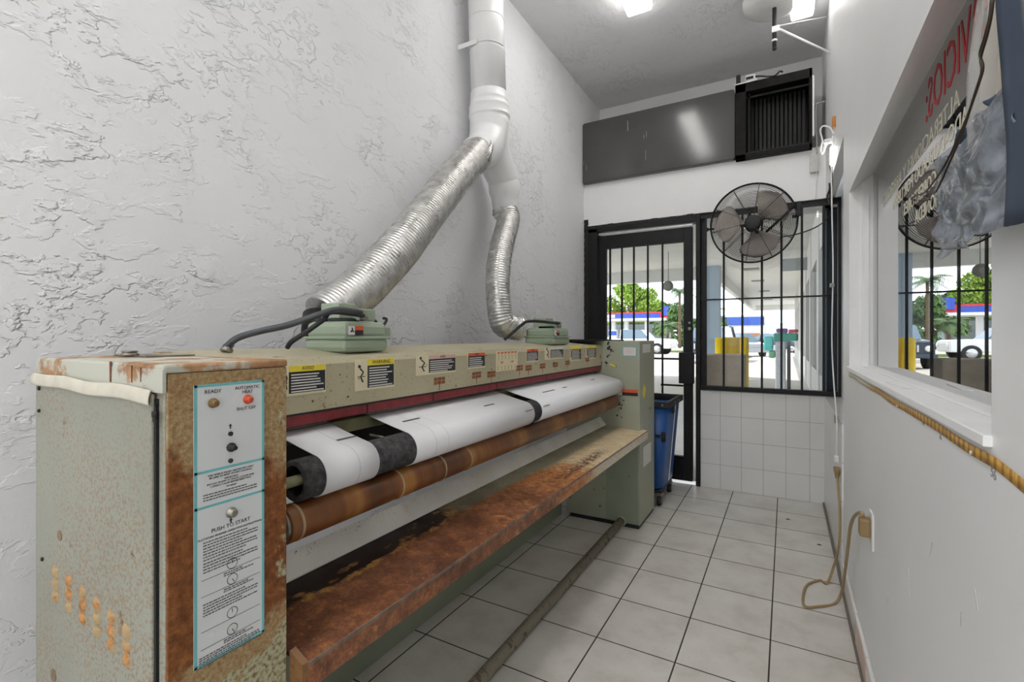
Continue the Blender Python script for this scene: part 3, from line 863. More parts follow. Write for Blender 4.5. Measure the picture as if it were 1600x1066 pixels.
# padded roll, its shaft and the three belts
RX, RZ, RR = -.95, .897, .0465
mb = MB()
mb.lathe((RX, .688, RZ), (0, 1, 0), [(0.0, .034), (0, RR - .002), (.003, RR), (2.332, RR), (2.332, .034), (0.05, .034), (.05, .012)], 40, cap=False)
roll = mb.build('padded_roll', M_felt, IR, recalc=True)
mb = MB(); mb.cyl((RX, NY1, RZ), (RX, FY0, RZ), .012, 16); mb.box(RX - .03, RX + .03, .735, .75, RZ - .006, RZ + .006); mb.box(RX - .006, RX + .006, .735, .75, RZ - .03, RZ + .03)
mb.lathe((RX, .60, RZ), (0, 1, 0), [(0, .018), (.06, .018)], 16)
mb.build('roll_shaft', M_olive, roll)
BR = RR + .0022
def belt_profile():
    B0 = Vector((-1.13, .992)); c = Vector((RX, RZ))
    d = B0 - c; L = d.length; phi = math.atan2(d.y, d.x); al = math.acos(BR / L)
    a0 = phi - al
    out = [(B0.x + (c.x + BR * math.cos(a0) - B0.x) * k / 8, B0.y + (c.y + BR * math.sin(a0) - B0.y) * k / 8 - .002 * math.sin(PI * k / 8)) for k in range(8)]
    B1 = Vector((-1.13, .86)); d = B1 - c; phi1 = math.atan2(d.y, d.x) % (2 * PI); al1 = math.acos(BR / d.length)
    a1 = phi1 + al1 - 2 * PI
    n = 28
    for k in range(n + 1):
        a = a0 + (a1 - a0) * k / n; out.append((c.x + BR * math.cos(a), c.y + BR * math.sin(a)))
    out.append((B1.x, B1.y))
    return out, a0
BP, BA0 = belt_profile()
def belt(y0, y1, lac, seams):
    mb = MB()
    n = len(BP) - 1
    def fn(u, v):
        i = min(n, int(round(u * n))); x, z_ = BP[i]; return Vector((x, y0 + (y1 - y0) * v, z_))
    mb.grid(fn, n, 2)
    o = mb.build('feed_belt', M_belt, IR)
    md = o.modifiers.new('s', 'SOLIDIFY'); md.thickness = .0022; md.offset = 0
    def onbelt(x):
        for (xa, za), (xb, zb) in zip(BP, BP[1:]):
            if xa <= x <= xb: return za + (zb - za) * (x - xa) / (xb - xa)
        return BP[8][1]
    mb = MB()
    for (y, w, x) in lac:
        zc = onbelt(x); sl = (onbelt(x + .01) - onbelt(x - .01)) / .02
        mb.box(x - .0035, x + .0035, y, y + w, zc + .0006, zc + .0024, rot=Matrix.Rotation(-math.atan(sl), 3, 'Y'))
    if lac: build_each(mb, 'belt_lacing', simple('lacing_grey', S(96, 94, 92), .6), o)
    mb = MB()
    for y in seams:
        for (xa, za), (xb, zb) in zip(BP[:30], BP[1:31]):
            nrm = Vector((-(zb - za), 0, xb - xa)).normalized() * (-1 if False else 1)
            q = nrm * .0014
            mb.quad((xa + q.x, y, za + q.z), (xb + q.x, y, zb + q.z), (xb + q.x, y + .0012, zb + q.z), (xa + q.x, y + .0012, za + q.z))
    if seams: build_each(mb, 'belt_seam', simple('seam_grey', S(168, 168, 172), .7), o, .002)
    return o
belt(.738, .90, [(.838, .06, -.985)], [.835])
belt(1.045, 1.772, [(1.10, .075, -1.005), (1.52, .07, -.985), (1.70, .06, -.905)], [1.13, 1.19])
belt(1.845, 3.012, [(2.02, .13, -.985), (2.25, .05, -.985), (1.86, .06, -.905), (2.70, .06, -1.0)], [2.94])
# frame bars seen between belts
mb = MB(); mb.box(-1.12, -1.085, NY1, FY0, .945, .982, .003); mb.build('cross_member', M_olive, IR)
mb = MB(); mb.box(-1.285, -1.28, NY1, FY0, .79, 1.0); mb.build('dark_backing', M_blackmatte, IR)  # dark sheet added so the gaps between the belts look shaded
mb = MB()
for y in (.95, 1.02, 1.80):
    mb.tube([(-1.06, y, .93), (-1.02, y + .012, .925), (-1.0, y + .012, .90)], .004, 6)
build_each(mb, 'belt_guide', M_steel, IR)
# lower drive roller
QX, QZ, QR = -.952, .806, .041
mb = MB(); mb.lathe((QX, .66, QZ), (0, 1, 0), [(0, .02), (0, QR - .002), (.002, QR), (.31, QR), (.312, QR - .0006), (.33, QR - .0006), (.332, QR), (2.30, QR), (2.30, .015)], 36); drv = mb.build('drive_roller', M_roller, IR)
mb = MB(); mb.cyl((QX, NY1, QZ), (QX, FY0, QZ), .012, 12); mb.lathe((QX, .655, QZ), (0, 1, 0), [(0, .03), (.006, .036)], 24); mb.build('roller_shaft', M_steel, drv)
mb = MB()
for y, r in ((.685, .0006), (1.00, .0012), (1.19, .0012), (1.33, .001)):
    mb.lathe((QX, y, QZ), (0, 1, 0), [(0, QR), (.0005, QR + r), (.006, QR + r), (.0065, QR)], 36, cap=False)
build_each(mb, 'wrap_ring', simple('pale_wrap', S(176, 150, 116), .5), drv)
# trough and feed shelf
mb = MB()
mb.prism([(-1.064, .688), (-1.060, .690), (-1.022, .641), (-1.022, .637), (-1.028, .637)], NY1, FY0)
mb.build('catch_trough', M_trough, IR)
mb = MB()
mb.prism([(-1.03, .630), (-1.03, .634), (-.768, .6185), (-.7635, .6155), (-.7635, .568), (-.768, .568), (-.768, .609)], .583, FY0 + .05)
shelf = mb.build('feed_shelf', M_shelf, IR)
mb = MB(); mb.box(-.7655, -.7625, .583, FY0 + .05, .611, .6185, .001); mb.build('shelf_lip', simple('worn_lip', S(128, 112, 98), .4, .3, .25, 30), shelf)
mb = MB(); mb.prism([(-.80, .636), (-.764, .620), (-.764, .50), (-.80, .30)], .572, .585); mb.build('shelf_bracket', rusty('bracket_rust', S(132, 96, 60), .5, 2), shelf)
# seen beneath the shelf
mb = MB(); mb.box(-1.36, -1.335, NY1, FY0, 0.0, .32, .002); mb.build('base_rail', M_darkgreen, IR)
# tie bar on the floor
mb = MB(); mb.cyl((-.918, NY1, .034), (-.918, FY0, .034), .0235, 16)
tie = mb.build('tie_bar', rusty('grimy_pipe', S(130, 122, 104), .35, 2, .4, 1, rust=((.05, .035, .025, 1), (.12, .085, .06, 1))), IR)
mb = MB(); mb.lathe((-.918, FY0, .034), (0, -1, 0), [(0, .034), (.012, .034), (.014, .026)], 16); mb.build('pipe_flange', M_green, tie)

# blowers on the hood
def hoodz(x): return 1.164 + (-1.062 - x) * .0897
def blower(y0, y1, x0, x1, side_y):
    r = MB(); zc = hoodz((x0 + x1) / 2) - .004
    r.box(x0, x1, y0, y1, zc, zc + .046, .016); r.box(x0 + .004, x1 - .004, y0 + .004, y1 - .004, zc + .040, zc + .092, .016)
    body = r.build('exhaust_blower', M_blower, IR)
    m = MB(); m.box(x0 - .004, x1 + .004, y0 - .004, y1 + .004, zc + .040, zc + .048, .002); m.build('rim', M_blower, body)
    zt = zc + .090; ym = (y0 + y1) / 2
    m = MB(); m.lathe((x0 + .09, ym - .015, zt), (0, 0, 1), [(0, .045), (.012, .045), (.014, .03)], 24); m.build('motor_base', M_blackmatte, body)
    m = MB(); m.box(x0 + .04, x0 + .12, y0 + .03, ym + .01, zt + .012, zt + .058, .003); m.box(x0 + .07, x1 - .03, ym - .005, ym + .06, zt + .006, zt + .042, .003)
    m.build('junction_box', M_blower, body)
    m = MB(); m.box(x0 + .02, x1 - .06, y1, y1 + .07, zc + .04, zc + .078, .004); m.box(x0 + .04, x1 - .08, y1, y1 + .045, zc + .024, zc + .04); m.build('side_box', M_blower, body)
    m = MB(); m.use(0).box(x1 + .0, x1 + .0045, y0 + .012, y0 + .032, zc + .052, zc + .078); m.use(1).box(x1, x1 + .0048, y0 + .034, y0 + .064, zc + .066, zc + .078); m.use(2).box(x1, x1 + .0048, y0 + .034, y0 + .064, zc + .052, zc + .066)
    m.use(2)
    for a in (0, 2.1, 4.2): m.tube([(x1 + .005, y0 + .022, zc + .065), (x1 + .005, y0 + .022 + .007 * math.sin(a), zc + .065 + .008 * math.cos(a))], .0022, 5)
    m.build('fan_hazard_label', [M_labelwht, M_orange, M_labelblk], body)
    m = MB(); m.lathe((x1 - .03, ym - .02, zt + .03), (1, -.3, 0), [(0, .010), (.012, .010), (.014, .008), (.026, .008)], 12); m.lathe((x1 - .03, ym + .002, zt + .012), (1, 0, 0), [(0, .008), (.02, .008)], 12); build_each(m, 'cable_gland', M_steel, body)
    return body, zt, ym
b1, z1t, y1m = blower(.955, 1.13, -1.27, -1.09, 1)
b2, z2t, y2m = blower(2.37, 2.60, -1.27, -1.09, 1)
def hose(name, pts, r, mat, parent=IR):
    mb = MB(); mb.tube(smooth_path(pts, 10), r, 10); return mb.build(name, mat, parent)
hose('cable_hose', [at(352, 543, 0, -1.22), at(372, 528, 0, -1.20), at(405, 518, 0, -1.17), at(450, 508, 0, -1.13), at(500, 491, 0, -1.07), at(528, 484, 0, -1.06), (-1.10, y1m - .02, z1t + .03)], .0085, M_darkcable)
hose('cable_hose', [at(449, 543, 0, -1.14), at(456, 534, 0, -1.12), at(480, 518, 0, -1.09), at(505, 500, 0, -1.07), at(520, 488, 0, -1.07), (-1.10, y1m - .01, z1t + .02)], .0065, M_blackmatte)
hose('cable_hose', [(-1.15, y1m + .055, z1t + .03), at(582, 496, 0, -1.13), at(592, 508, 0, -1.12), at(600, 507, 0, -1.12), at(604, 499, 0, -1.13), at(598, 497, 0, -1.14)], .0045, M_blackmatte)
hose('cable_hose', [at(788, 531, 0, -1.20), at(800, 521, 0, -1.17), at(815, 508, 0, -1.13), at(830, 502, 0, -1.09), (-1.10, y2m - .02, z2t + .03)], .0075, M_blackmatte)
mb = MB(); p = at(352, 543, 0, -1.22); mb.lathe((p.x, p.y, p.z - .012), (0, .5, .8), [(0, .014), (.012, .014), (.013, .010), (.024, .010)], 12); mb.build('hose_fitting', M_steel, IR)

# ------------------------------------------------------------------ exhaust duct on the left wall
DU = thing('exhaust_duct', 'white sheet metal exhaust duct branching into two silver foil hoses on left wall', 'duct', (-1.47, 2.33, ZC))
AX = lambda z: Vector((-1.470, 2.262 + (3.45 - z) * .062, z))
mb = MB(); mb.tube([AX(3.438), AX(2.55)], .100, 32); mb.build('riser_pipe', M_duct, DU)
mb = MB()
def lat(zs): mb.tube([AX(z_) for z_, r in zs], [r for z_, r in zs], 32, cap=False)
lat([(3.0, .1), (3.0, .1015), (2.995, .1015), (2.995, .1)])
lat([(2.83, .1), (2.825, .102), (2.82, .1)])
lat([(2.60, .1), (2.598, .104), (2.56, .106), (2.557, .108), (2.55, .106), (2.52, .114), (2.517, .117), (2.51, .114), (2.47, .118), (2.467, .120), (2.46, .116), (2.455, .112)])
build_each(mb, 'coupling', M_duct, DU)
# wye: body plus the two legs
J = AX(2.43); 
WB = Vector((-1.40, 2.08, 2.165)); WL = Vector((-1.46, 2.47, 2.13))
mb = MB()
mb.tube(smooth_path([AX(2.47), AX(2.36), AX(2.26) + Vector((.0, .03, 0)), WL + Vector((0, -.02, .03)), WL], 6), lambda i: .114 - i * .0011, 28)
mb.tube(smooth_path([AX(2.44), AX(2.34) + Vector((.005, -.03, 0)), AX(2.25) + Vector((.03, -.11, 0)), WB + Vector((-.02, .06, .03)), WB], 6), lambda i: .113 - i * .0011, 28)
mb.build('wye_fitting', M_duct, DU)
mb = MB()
WL2 = Vector((-1.46, 2.478, 2.0)); WL3 = Vector((-1.455, 2.48, 1.93))
mb.tube([WL + Vector((0, 0, .01)), WL, WL * .6 + WL2 * .4, WL2 + Vector((0, 0, .05)), WL2, WL3], [.09, .094, .094, .084, .074, .070], 28)
mb.build('reducer', M_duct, DU)
def flex(pts, r, name, crimp=0):
    path = smooth_path(pts, 110)
    random.seed(2)
    ph = 0; rr = []
    L = [0]
    for a, b in zip(path, path[1:]): L.append(L[-1] + (b - a).length)
    T = L[-1]
    for l in L:
        k = math.sin(l / .0145 * PI * 2)
        w = 1 + .05 * mnoise.noise(Vector((l * 9, 1.3, 0)))
        e = min(l, T - l)
        rr.append(r * w * (1 + .016 * k))
    mb = MB(); mb.tube(path, rr, 26); return mb.build(name, M_foil, DU)
def Q(u, v, x): return at(u, v, 0, x)
p0 = WB + (Vector((-1.44, 2.25, 2.25)) - WB).normalized() * .03
flex([p0, Q(716, 272, -1.385), Q(672, 327, -1.36), Q(625, 387, -1.345), Q(575, 441, -1.35), Q(535, 475, -1.36), Q(507, 497, -1.365)], .083, 'flexible_hose')
flex([(-1.455, 2.48, 1.97), Q(794, 345, -1.43), Q(783, 390, -1.41), Q(778, 430, -1.385), Q(779, 470, -1.36), Q(785, 505, -1.34), (-1.32, 2.315, 1.268), (-1.295, 2.362, 1.262)], .068, 'flexible_hose')
mb = MB()
for c, r in ((WB, .086), (Vector((-1.455, 2.48, 1.955)), .072)):
    for k in range(3):
        pts = [c + Vector((r * math.cos(a) * (1 + .04 * random.uniform(-1, 1)), r * math.sin(a) * (.9 if r < .08 else .8), .012 * k - .012 + (0 if r < .08 else .9 * r * math.sin(a)) + random.uniform(-.006, .006))) for a in [i * 2 * PI / 18 for i in range(18)]]
        mb.tube(pts, .010, 6, closed=True)
build_each(mb, 'foil_tape', M_foil, DU, .03)
e = Q(507, 497, -1.365)
mb = MB(); mb.tube([e, e + Vector((.01, -.02, -.045)), e + Vector((.03, -.02, -.07))], [.070, .064, .05], 24); mb.build('hose_collar', M_black, DU)
p = AX(2.835)
mb = MB(); mb.box(-1.597, -1.47, p.y - .108, p.y - .103, 2.822, 2.848); mb.tube([p + Vector((.103 * math.cos(a), .103 * math.sin(a), 0)) for a in [-PI * .75 + i * PI / 12 for i in range(10)]], .004, 6)
mb.build('wall_strap', M_duct, DU)
# ------------------------------------------------------------------ ceiling lamps
def ceiling_lamp(c, w, l, label, dm=None):
    t = thing('ceiling_light', label, 'ceiling light', (c[0], c[1], ZC), 'fluorescent ceiling fixtures')
    mb = MB(); mb.box(c[0] - w / 2 - .008, c[0] + w / 2 + .008, c[1] - l / 2, c[1] + l / 2, ZC - .035, ZC - .001, .004); mb.build('housing', M_whitepl, t)
    mb = MB(); mb.box(c[0] - w / 2, c[0] + w / 2, c[1] - l / 2 + .005, c[1] + l / 2 - .005, ZC - .075, ZC - .033, .012); mb.build('diffuser', dm or M_tube_fill, t)
ceiling_lamp((-.850, 2.62), .16, 1.22, 'white fluorescent ceiling light at the top, nearest the duct', M_tube1)
ceiling_lamp((.095, 3.22), .13, 1.22, 'white fluorescent ceiling light behind the round white dish by the right wall', M_tube2)
ceiling_lamp((-.65, -.4), .17, 1.22, 'added fluorescent fill light above and behind the viewer')  # unseen fill light added to brighten the room
ceiling_lamp((-.65, -1.8), .17, 1.22, 'added fluorescent fill light at the unseen near end of the room')  # second added fill light, also out of view

# braced dish on a black rod below the ceiling
DSH = thing('braced_dish', 'round white dish above a black rod braced to the right wall', 'dish', (-.075, 3.6, ZC))
yb = 3.6
pr = at(1210, 14, 1, yb); pe = at(1210, 76, 1, yb)
mb = MB(); mb.lathe((pr.x, yb, pr.z + .005), (0, 0, 1), [(0, .05), (.004, .13), (.02, .175), (.05, .19), (.09, .19)], 36); mb.build('dish', M_whitepl, DSH)
mb = MB(); mb.cyl((pr.x, yb, pr.z + .01), (pr.x, yb, pe.z), .0125, 12); mb.sphere((pr.x, yb, pe.z), .014); mb.build('rod', M_blackmatte, DSH)
mb = MB(); mb.cyl((pr.x, yb, pr.z + .09), (pr.x, yb, ZC - .002), .012, 12); mb.build('hanger', M_whitepl, DSH)
pj = at(1217, 45, 1, yb)
mb = MB(); mb.tube([pj, (XR - .002, 3.66, at(1289, 76, 0, XR).z - .32)], .007, 8); mb.tube([pj + Vector((0, 0, .02)), (XR - .002, 3.9, pj.z + .16)], .004, 8)
mb.box(pr.x - .016, pr.x + .03, yb - .016, yb + .016, pj.z - .02, pj.z + .02, .003)
mb.lathe((pr.x, yb, pe.z + .045), (0, 0, 1), [(0, .017), (.012, .017)], 14)
build_each(mb, 'wall_brace', M_whitepl, DSH, .0)

# ------------------------------------------------------------------ dark panel and window unit above the door
mb = MB()
a = at(910, 196, 1, YF - .04); b = at(1150, 250, 1, YF - .04)
def rr(x0, x1, z0, z1, r=.02, n=5):
    out = []
    for cx, cz, a0 in ((x1 - r, z1 - r, 0), (x0 + r, z1 - r, 1), (x0 + r, z0 + r, 2), (x1 - r, z0 + r, 3)):
        for k in range(n + 1):
            t = (a0 + k / n) * PI / 2; out.append((cx + r * math.cos(t), cz + r * math.sin(t)))
    return out
P_ = thing('wall_panel', 'long charcoal grey panel above the door, scratched and glossy', 'panel', (-.98, YF - .02, 2.6))
mb.prism(rr(XL + .004, -.345, 2.592, 3.135, .022), YF - .045, YF + .02)
mb.build('panel_face', M_greypanel, P_)
mb = MB(); mb.box(XL + .02, -.345, YF - .052, YF - .040, 2.596, 2.612); mb.build('bottom_bead', M_greypanel, P_)
mb = MB()
for (px, py, h, w) in ((981, 197, .05, .004), (1010, 210, .03, .002), (1006, 214, .02, .002), (1009, 243, .05, .0015), (916, 262, .03, .002), (912, 255, .02, .001)):
    p = at(px, py, 1, YF - .046); mb.prism([(p.x - w, p.z + h), (p.x + w * .3, p.z + h * .8), (p.x + w * .6, p.z - h * .6), (p.x - w * .5, p.z - h)], YF - .0462, YF - .0445)
build_each(mb, 'scratch', simple('scratch_grey', S(170, 168, 164), .6), P_)
U = thing('window_unit', 'black metal ventilation unit beside the charcoal panel, top right', 'ventilation unit', (-.08, YF, 2.58))
ux0, ux1, uz0, uz1 = -.340, .165, 2.578, 3.155
mb = MB()
mb.box(ux0, ux0 + .075, YF - .06, YF + .3, uz0, uz1, .004); mb.box(ux0, ux1, YF - .06, YF + .3, uz1 - .07, uz1, .004)
mb.box(ux0, ux1, YF - .06, YF + .3, uz0, uz0 + .035, .004); mb.box(ux1 - .02, ux1, YF - .06, YF + .3, uz0, uz1, .004)
mb.build('housing', simple('grimy_black', (.007, .0065, .006, 1), .6, spec=.2, var=.4, scale=14, bump=.0015), U)
mb = MB(); mb.box(ux0 + .07, ux1 - .01, YF + .22, YF + .3, uz0 + .03, uz1 - .06); mb.build('dark_backing', M_recess, U)
mb = MB()
for k in range(13):
    x = ux0 + .10 + k * .029; mb.box(x, x + .018, YF + .12, YF + .14, uz0 + .035, uz1 - .07)
mb.build('slats', simple('slat_black', (.005, .005, .005, 1), .6, var=.3), U)
mb = MB(); mb.box(ux0 + .075, ux1 - .02, YF - .005, YF + .008, uz1 - .10, uz1 - .085); mb.box(ux0 + .085, ux0 + .10, YF - .005, YF + .008, uz0 + .035, uz1 - .07); mb.box(ux0 + .075, ux1 - .02, YF - .03, YF - .01, uz0 + .04, uz0 + .055)
mb.build('inner_frame', M_black, U)
mb = MB(); mb.box(ux1 + .001, ux1 + .012, YF - .06, YF - .02, uz0 + .08, uz1 - .06); mb.build('edge_strip', M_whitepl, U)
# clutter on top of it
t = thing('clamp_bracket', 'white bracket with black clips on top of the black ventilation unit', 'bracket', (-.28, YF - .02, 3.155))
mb = MB(); mb.box(-.345, -.19, YF - .055, YF + .02, 3.156, 3.168, .002, rot=Matrix.Rotation(-.05, 3, 'Y')); mb.box(-.27, -.20, YF - .05, YF, 3.175, 3.215, .006); mb.build('bracket', M_whitepl, t)
mb = MB(); mb.box(-.335, -.305, YF - .05, YF - .01, 3.168, 3.235, .004); mb.box(-.265, -.215, YF - .056, YF - .045, 3.18, 3.20, .003)
mb.tube(smooth_path([(-.20, YF - .05, 3.19), (-.16, YF - .055, 3.18), (-.12, YF - .06, 3.163), (-.07, YF - .05, 3.162), (-.04, YF - .05, 3.185), (-.02, YF - .05, 3.175)], 5), .006, 6)
build_each(mb, 'clip', M_blackmatte, t)
# conduit and box to the right
t = thing('junction_box', 'small grey electrical box with conduit right of the black ventilation unit', 'electrical box', (.2, YF, 2.41))
a = at(1265.5, 243, 1, YF - .03); b = at(1279, 268, 1, YF - .03)
mb = MB(); mb.box(a.x, b.x, YF - .035, YF, b.z, a.z, .004); mb.build('box', simple('box_grey', S(196, 195, 192), .4), t)
mb = MB(); xm = (a.x + b.x) / 2 + .016
mb.tube(smooth_path([(xm, YF - .02, a.z), (xm, YF - .02, a.z + .12), (xm - .005, YF - .02, a.z + .16), (xm - .006, YF - .02, a.z + .34), (xm + .003, YF - .02, a.z + .37), (.245, YF - .02, a.z + .375)], 6), .006, 8); mb.build('conduit', simple('conduit_grey', S(168, 167, 165), .4, .3), t)
mb = MB(); mb.tube(smooth_path([(xm, YF - .02, b.z), (xm - .003, YF - .006, b.z - .08), (xm - .006, YF - .006, 2.22)], 6), .003, 6); mb.build('wire', M_whitepl, t)
# bright plug-in lamp hooked on the right wall
LP = thing('wall_lamp', 'glowing white plug-in lamp hooked high on the right wall', 'lamp', (.22, 3.45, 2.4))
q = lambda u, v, y=3.45: at(u, v, 1, y)
lx = .235
mb = MB(); a = at(1301, 214, 1, 3.47); b = at(1307, 250, 1, 3.47)
mb.box(a.x - .005, XR - .002, 3.44, 3.50, b.z + .03, a.z, .008); mb.box(a.x - .045, a.x + .01, 3.45, 3.49, a.z - .035, a.z - .01, .006); mb.build('lamp_body', M_whitepl, LP)
mb = MB(); mb.box(a.x - .012, XR - .006, 3.435, 3.495, b.z - .03, b.z + .075, .012); mb.build('lamp_bulb', emis('lit_bulb', (1, .98, .95, 1), 14.0), LP)
mb = MB(); mb.tube(smooth_path([q(1288, 228), q(1284, 215), q(1282, 203), q(1287, 197), q(1297, 200), q(1303, 210)], 6), .0045, 8); mb.tube(smooth_path([q(1285, 222), q(1282, 234), q(1285, 240), q(1290, 228), q(1297, 220)], 6), .005, 8); build_each(mb, 'hook_cord', M_whitepl, LP, .0)
mb = MB(); mb.box(XR - .016, XR - .001, 3.33, 3.37, 2.43, 2.49, .003)
tag(mb.build('orange_tag', simple('orange_tag', S(206, 132, 56), .5)), 'small orange tag on the right wall above the lamp', 'tag')
mb = MB(); mb.tube(smooth_path([(XR - .02, 3.46, b.z - .028), (XR - .012, 3.44, b.z - .10), (XR - .012, 3.46, b.z - .16), (XR - .03, 3.5, b.z - .20), (XR - .016, 3.48, b.z - .26), (XR - .02, 3.50, 2.15)], 8), .005, 8)
tag(mb.build('black_cord', M_blackmatte), 'thin black cord hanging below the glowing lamp', 'cord')

# ------------------------------------------------------------------ fan
FC = at(1176, 349, 1, 3.90)
FN = thing('wall_fan', 'round black wire cage wall fan mounted on the window bars', 'fan', FC)
nrm = (Vector((.0, 0, 1.55)) - FC); nrm.z *= .6; nrm = nrm.normalized()
zx = nrm; ux = Vector((0, 0, 1)); ux = (ux - zx * ux.dot(zx)).normalized(); vx = ux.cross(zx)
FM = Matrix(((vx.x, ux.x, zx.x, FC.x), (vx.y, ux.y, zx.y, FC.y), (vx.z, ux.z, zx.z, FC.z), (0, 0, 0, 1)))
R0 = .282
def circ(r, z, n=44): return [(r * math.cos(2 * PI * k / n), r * math.sin(2 * PI * k / n), z) for k in range(n)]
M_wire = simple('fan_wire', (.035, .033, .032, 1), .4, .2, .1, 20)
M_blade = simple('fan_blade', S(160, 152, 146), .45, .35, .08, 12)
for name, sgn in (('front_guard', 1), ('rear_guard', -1)):
    mb = MB()
    dome = lambda r: sgn * (.012 + .055 * (1 - (r / R0) ** 2.2))
    for k in range(20):
        r = .070 + (R0 - .075) * k / 19.5; mb.tube(circ(r, dome(r)), .0013, 4, closed=True)
    for k in range(10):
        a = 2 * PI * (k + .25) / 10
        mb.tube([(r * math.cos(a), r * math.sin(a), dome(r) + sgn * .001) for r in [.05 + (R0 - .05) * i / 8 for i in range(9)]], .0019, 5)
    mb.xf(FM); mb.build(name, M_wire, FN)
mb = MB(); mb.tube(circ(R0, .006, 56), .0058, 8, closed=True); mb.tube(circ(R0, -.006, 56), .0058, 8, closed=True); mb.xf(FM); mb.build('outer_hoop', M_black, FN)
mb = MB(); mb.lathe((0, 0, .058), (0, 0, 1), [(0, .052), (.010, .052), (.016, .044), (.018, .01)], 28); mb.xf(FM); mb.build('badge', M_blackmatte, FN)
mb = MB(); mb.lathe((0, 0, -.03), (0, 0, 1), [(0, .042), (.05, .042), (.06, .036)], 24)
for a in (.3, 1.9, 3.4, 5.1):
    mb.box(.03, .078, -.014, .014, .0, .03, .003) if False else mb.tube([(.035 * math.cos(a), .035 * math.sin(a), .02), (.082 * math.cos(a), .082 * math.sin(a), .03)], .013, 6)
mb.xf(FM); mb.build('hub', M_blackmatte, FN)
for k, a0 in enumerate((.72, 3.08, 4.98)):
    mb = MB()
    def bl(u, v, a0=a0):
        r = .045 + .205 * u; w = .24 + .52 * math.sin(min(1, u * 1.15) * PI * .62)
        if u > .8: w *= max(.05, 1 - ((u - .8) / .2) ** 2.2 * .75)
        a = a0 + (v - .5) * 2 * w * .95
        return Vector((r * math.cos(a), r * math.sin(a), .0 + (v - .5) * .075 * (1 - .3 * u)))
    mb.grid(bl, 14, 10); mb.xf(FM); o = mb.build('blade', M_blade, FN)
    md = o.modifiers.new('s', 'SOLIDIFY'); md.thickness = .0015
mb = MB(); mb.lathe((0, 0, -.15), (0, 0, 1), [(0, .03), (.01, .052), (.11, .055), (.12, .045)], 24); mb.xf(FM); mb.build('motor', M_blackmatte, FN)
mb = MB()
bk = FM.inverted() @ Vector((at(1240, 350, 1, YF - .03)))
mb.tube([(-R0 - .012, 0, 0), (R0 + .012, .03, 0)], .0045, 6)  if False else None
mb.tube([(R0 * .96, .10, .0), (.05, -.10, -.06)], .010, 6)
mb.box(R0 - .01, R0 + .02, .02, .12, -.02, .02, .004)
mb.tube([(R0 + .006, .09, 0), bk + Vector((.02, .05, 0))], .010, 6)
mb.tube([(R0 + .006, .04, 0), bk + Vector((.02, .0, 0))], .007, 6)
mb.lathe((R0 - .035, .02, 0), (1, 0, 0), [(0, .012), (.02, .012), (.022, .006), (.035, .006)], 10)
mb.lathe((-R0 - .025, -.015, 0), (1, 0, 0), [(0, .016), (.008, .016), (.009, .007), (.05, .007)], 10)
mb.xf(FM); mb.build('yoke_bracket', M_black, FN)
mb = MB(); mb.tube(smooth_path([FC + Vector((.08, .05, -.10)), at(1215, 371, 1, 4.0), at(1245, 366, 1, 4.05), at(1275, 355, 1, 4.08), at(1294, 340, 1, 4.09), at(1301, 322, 1, 4.08)], 8), .0042, 8)
mb.build('power_cord', M_blackmatte, FN)

# ------------------------------------------------------------------ laundry cart
CT = thing('laundry_cart', 'blue plastic laundry cart with black rim in front of the door', 'laundry cart', (-1.0, 3.72, 0))
cx0, cx1, cy0, cy1 = -1.36, -.715, 3.455, 3.955
mb = MB()
def ring4(x0, x1, y0, y1, z, r=.03, n=4):
    out = []
    for cx, cy, a0 in ((x1 - r, y1 - r, 0), (x0 + r, y1 - r, 1), (x0 + r, y0 + r, 2), (x1 - r, y0 + r, 3)):
        for k in range(n + 1):
            t = (a0 + k / n) * PI / 2; out.append(mb.bm.verts.new((cx + r * math.cos(t), cy + r * math.sin(t), z)))
    return out
lv = [(.115, .075), (.13, .050), (.40, .030), (.74, .005)]
rg = [ring4(cx0 + d, cx1 - d, cy0 + d, cy1 - d, z_, .05) for z_, d in lv]
ri = [ring4(cx0 + d + .008, cx1 - d - .008, cy0 + d + .008, cy1 - d - .008, z_, .045) for z_, d in lv[::-1]]
allr = rg + ri
for a, b in zip(allr, allr[1:]): mb.bridge(a, b)
mb._f(rg[0][::-1]); mb._f(ri[-1])
mb.build('tub', M_bluepl, CT)
mb = MB()
for (x0, x1, y0, y1) in ((cx0 - .012, cx1 + .012, cy0 - .012, cy0 + .02), (cx0 - .012, cx1 + .012, cy1 - .02, cy1 + .012), (cx0 - .012, cx0 + .02, cy0, cy1), (cx1 - .02, cx1 + .012, cy0, cy1)):
    mb.box(x0, x1, y0, y1, .712, .758, .006)
mb.build('rim', M_blackmatte, CT)
mb = MB()
for x in (-.9, -1.15): mb.lathe((x, cy0 - .012, .735), (0, -1, 0), [(0, .007), (.004, .006)], 10)
mb.lathe((cx1 - .035, cy0 - .012, .735), (0, -1, 0), [(0, .007), (.004, .006)], 10)
for y in (3.62, 3.80): mb.lathe((cx1 + .012, y, .735), (1, 0, 0), [(0, .007), (.004, .006)], 10)
build_each(mb, 'rivet', M_steel, CT)
mb = MB(); mb.prism([(.72, 0), (.13, 0)], 0, 0) if False else None
mb.quad((cx1 - .002, 3.72, .71), (cx1 - .002, 3.735, .71), (cx1 - .049, 3.715, .14), (cx1 - .049, 3.70, .14)); o = mb.build('white_strip', M_whitepl, CT); md = o.modifiers.new('s', 'SOLIDIFY'); md.thickness = .004; md.offset = 1  # plain white strip down the side of the tub
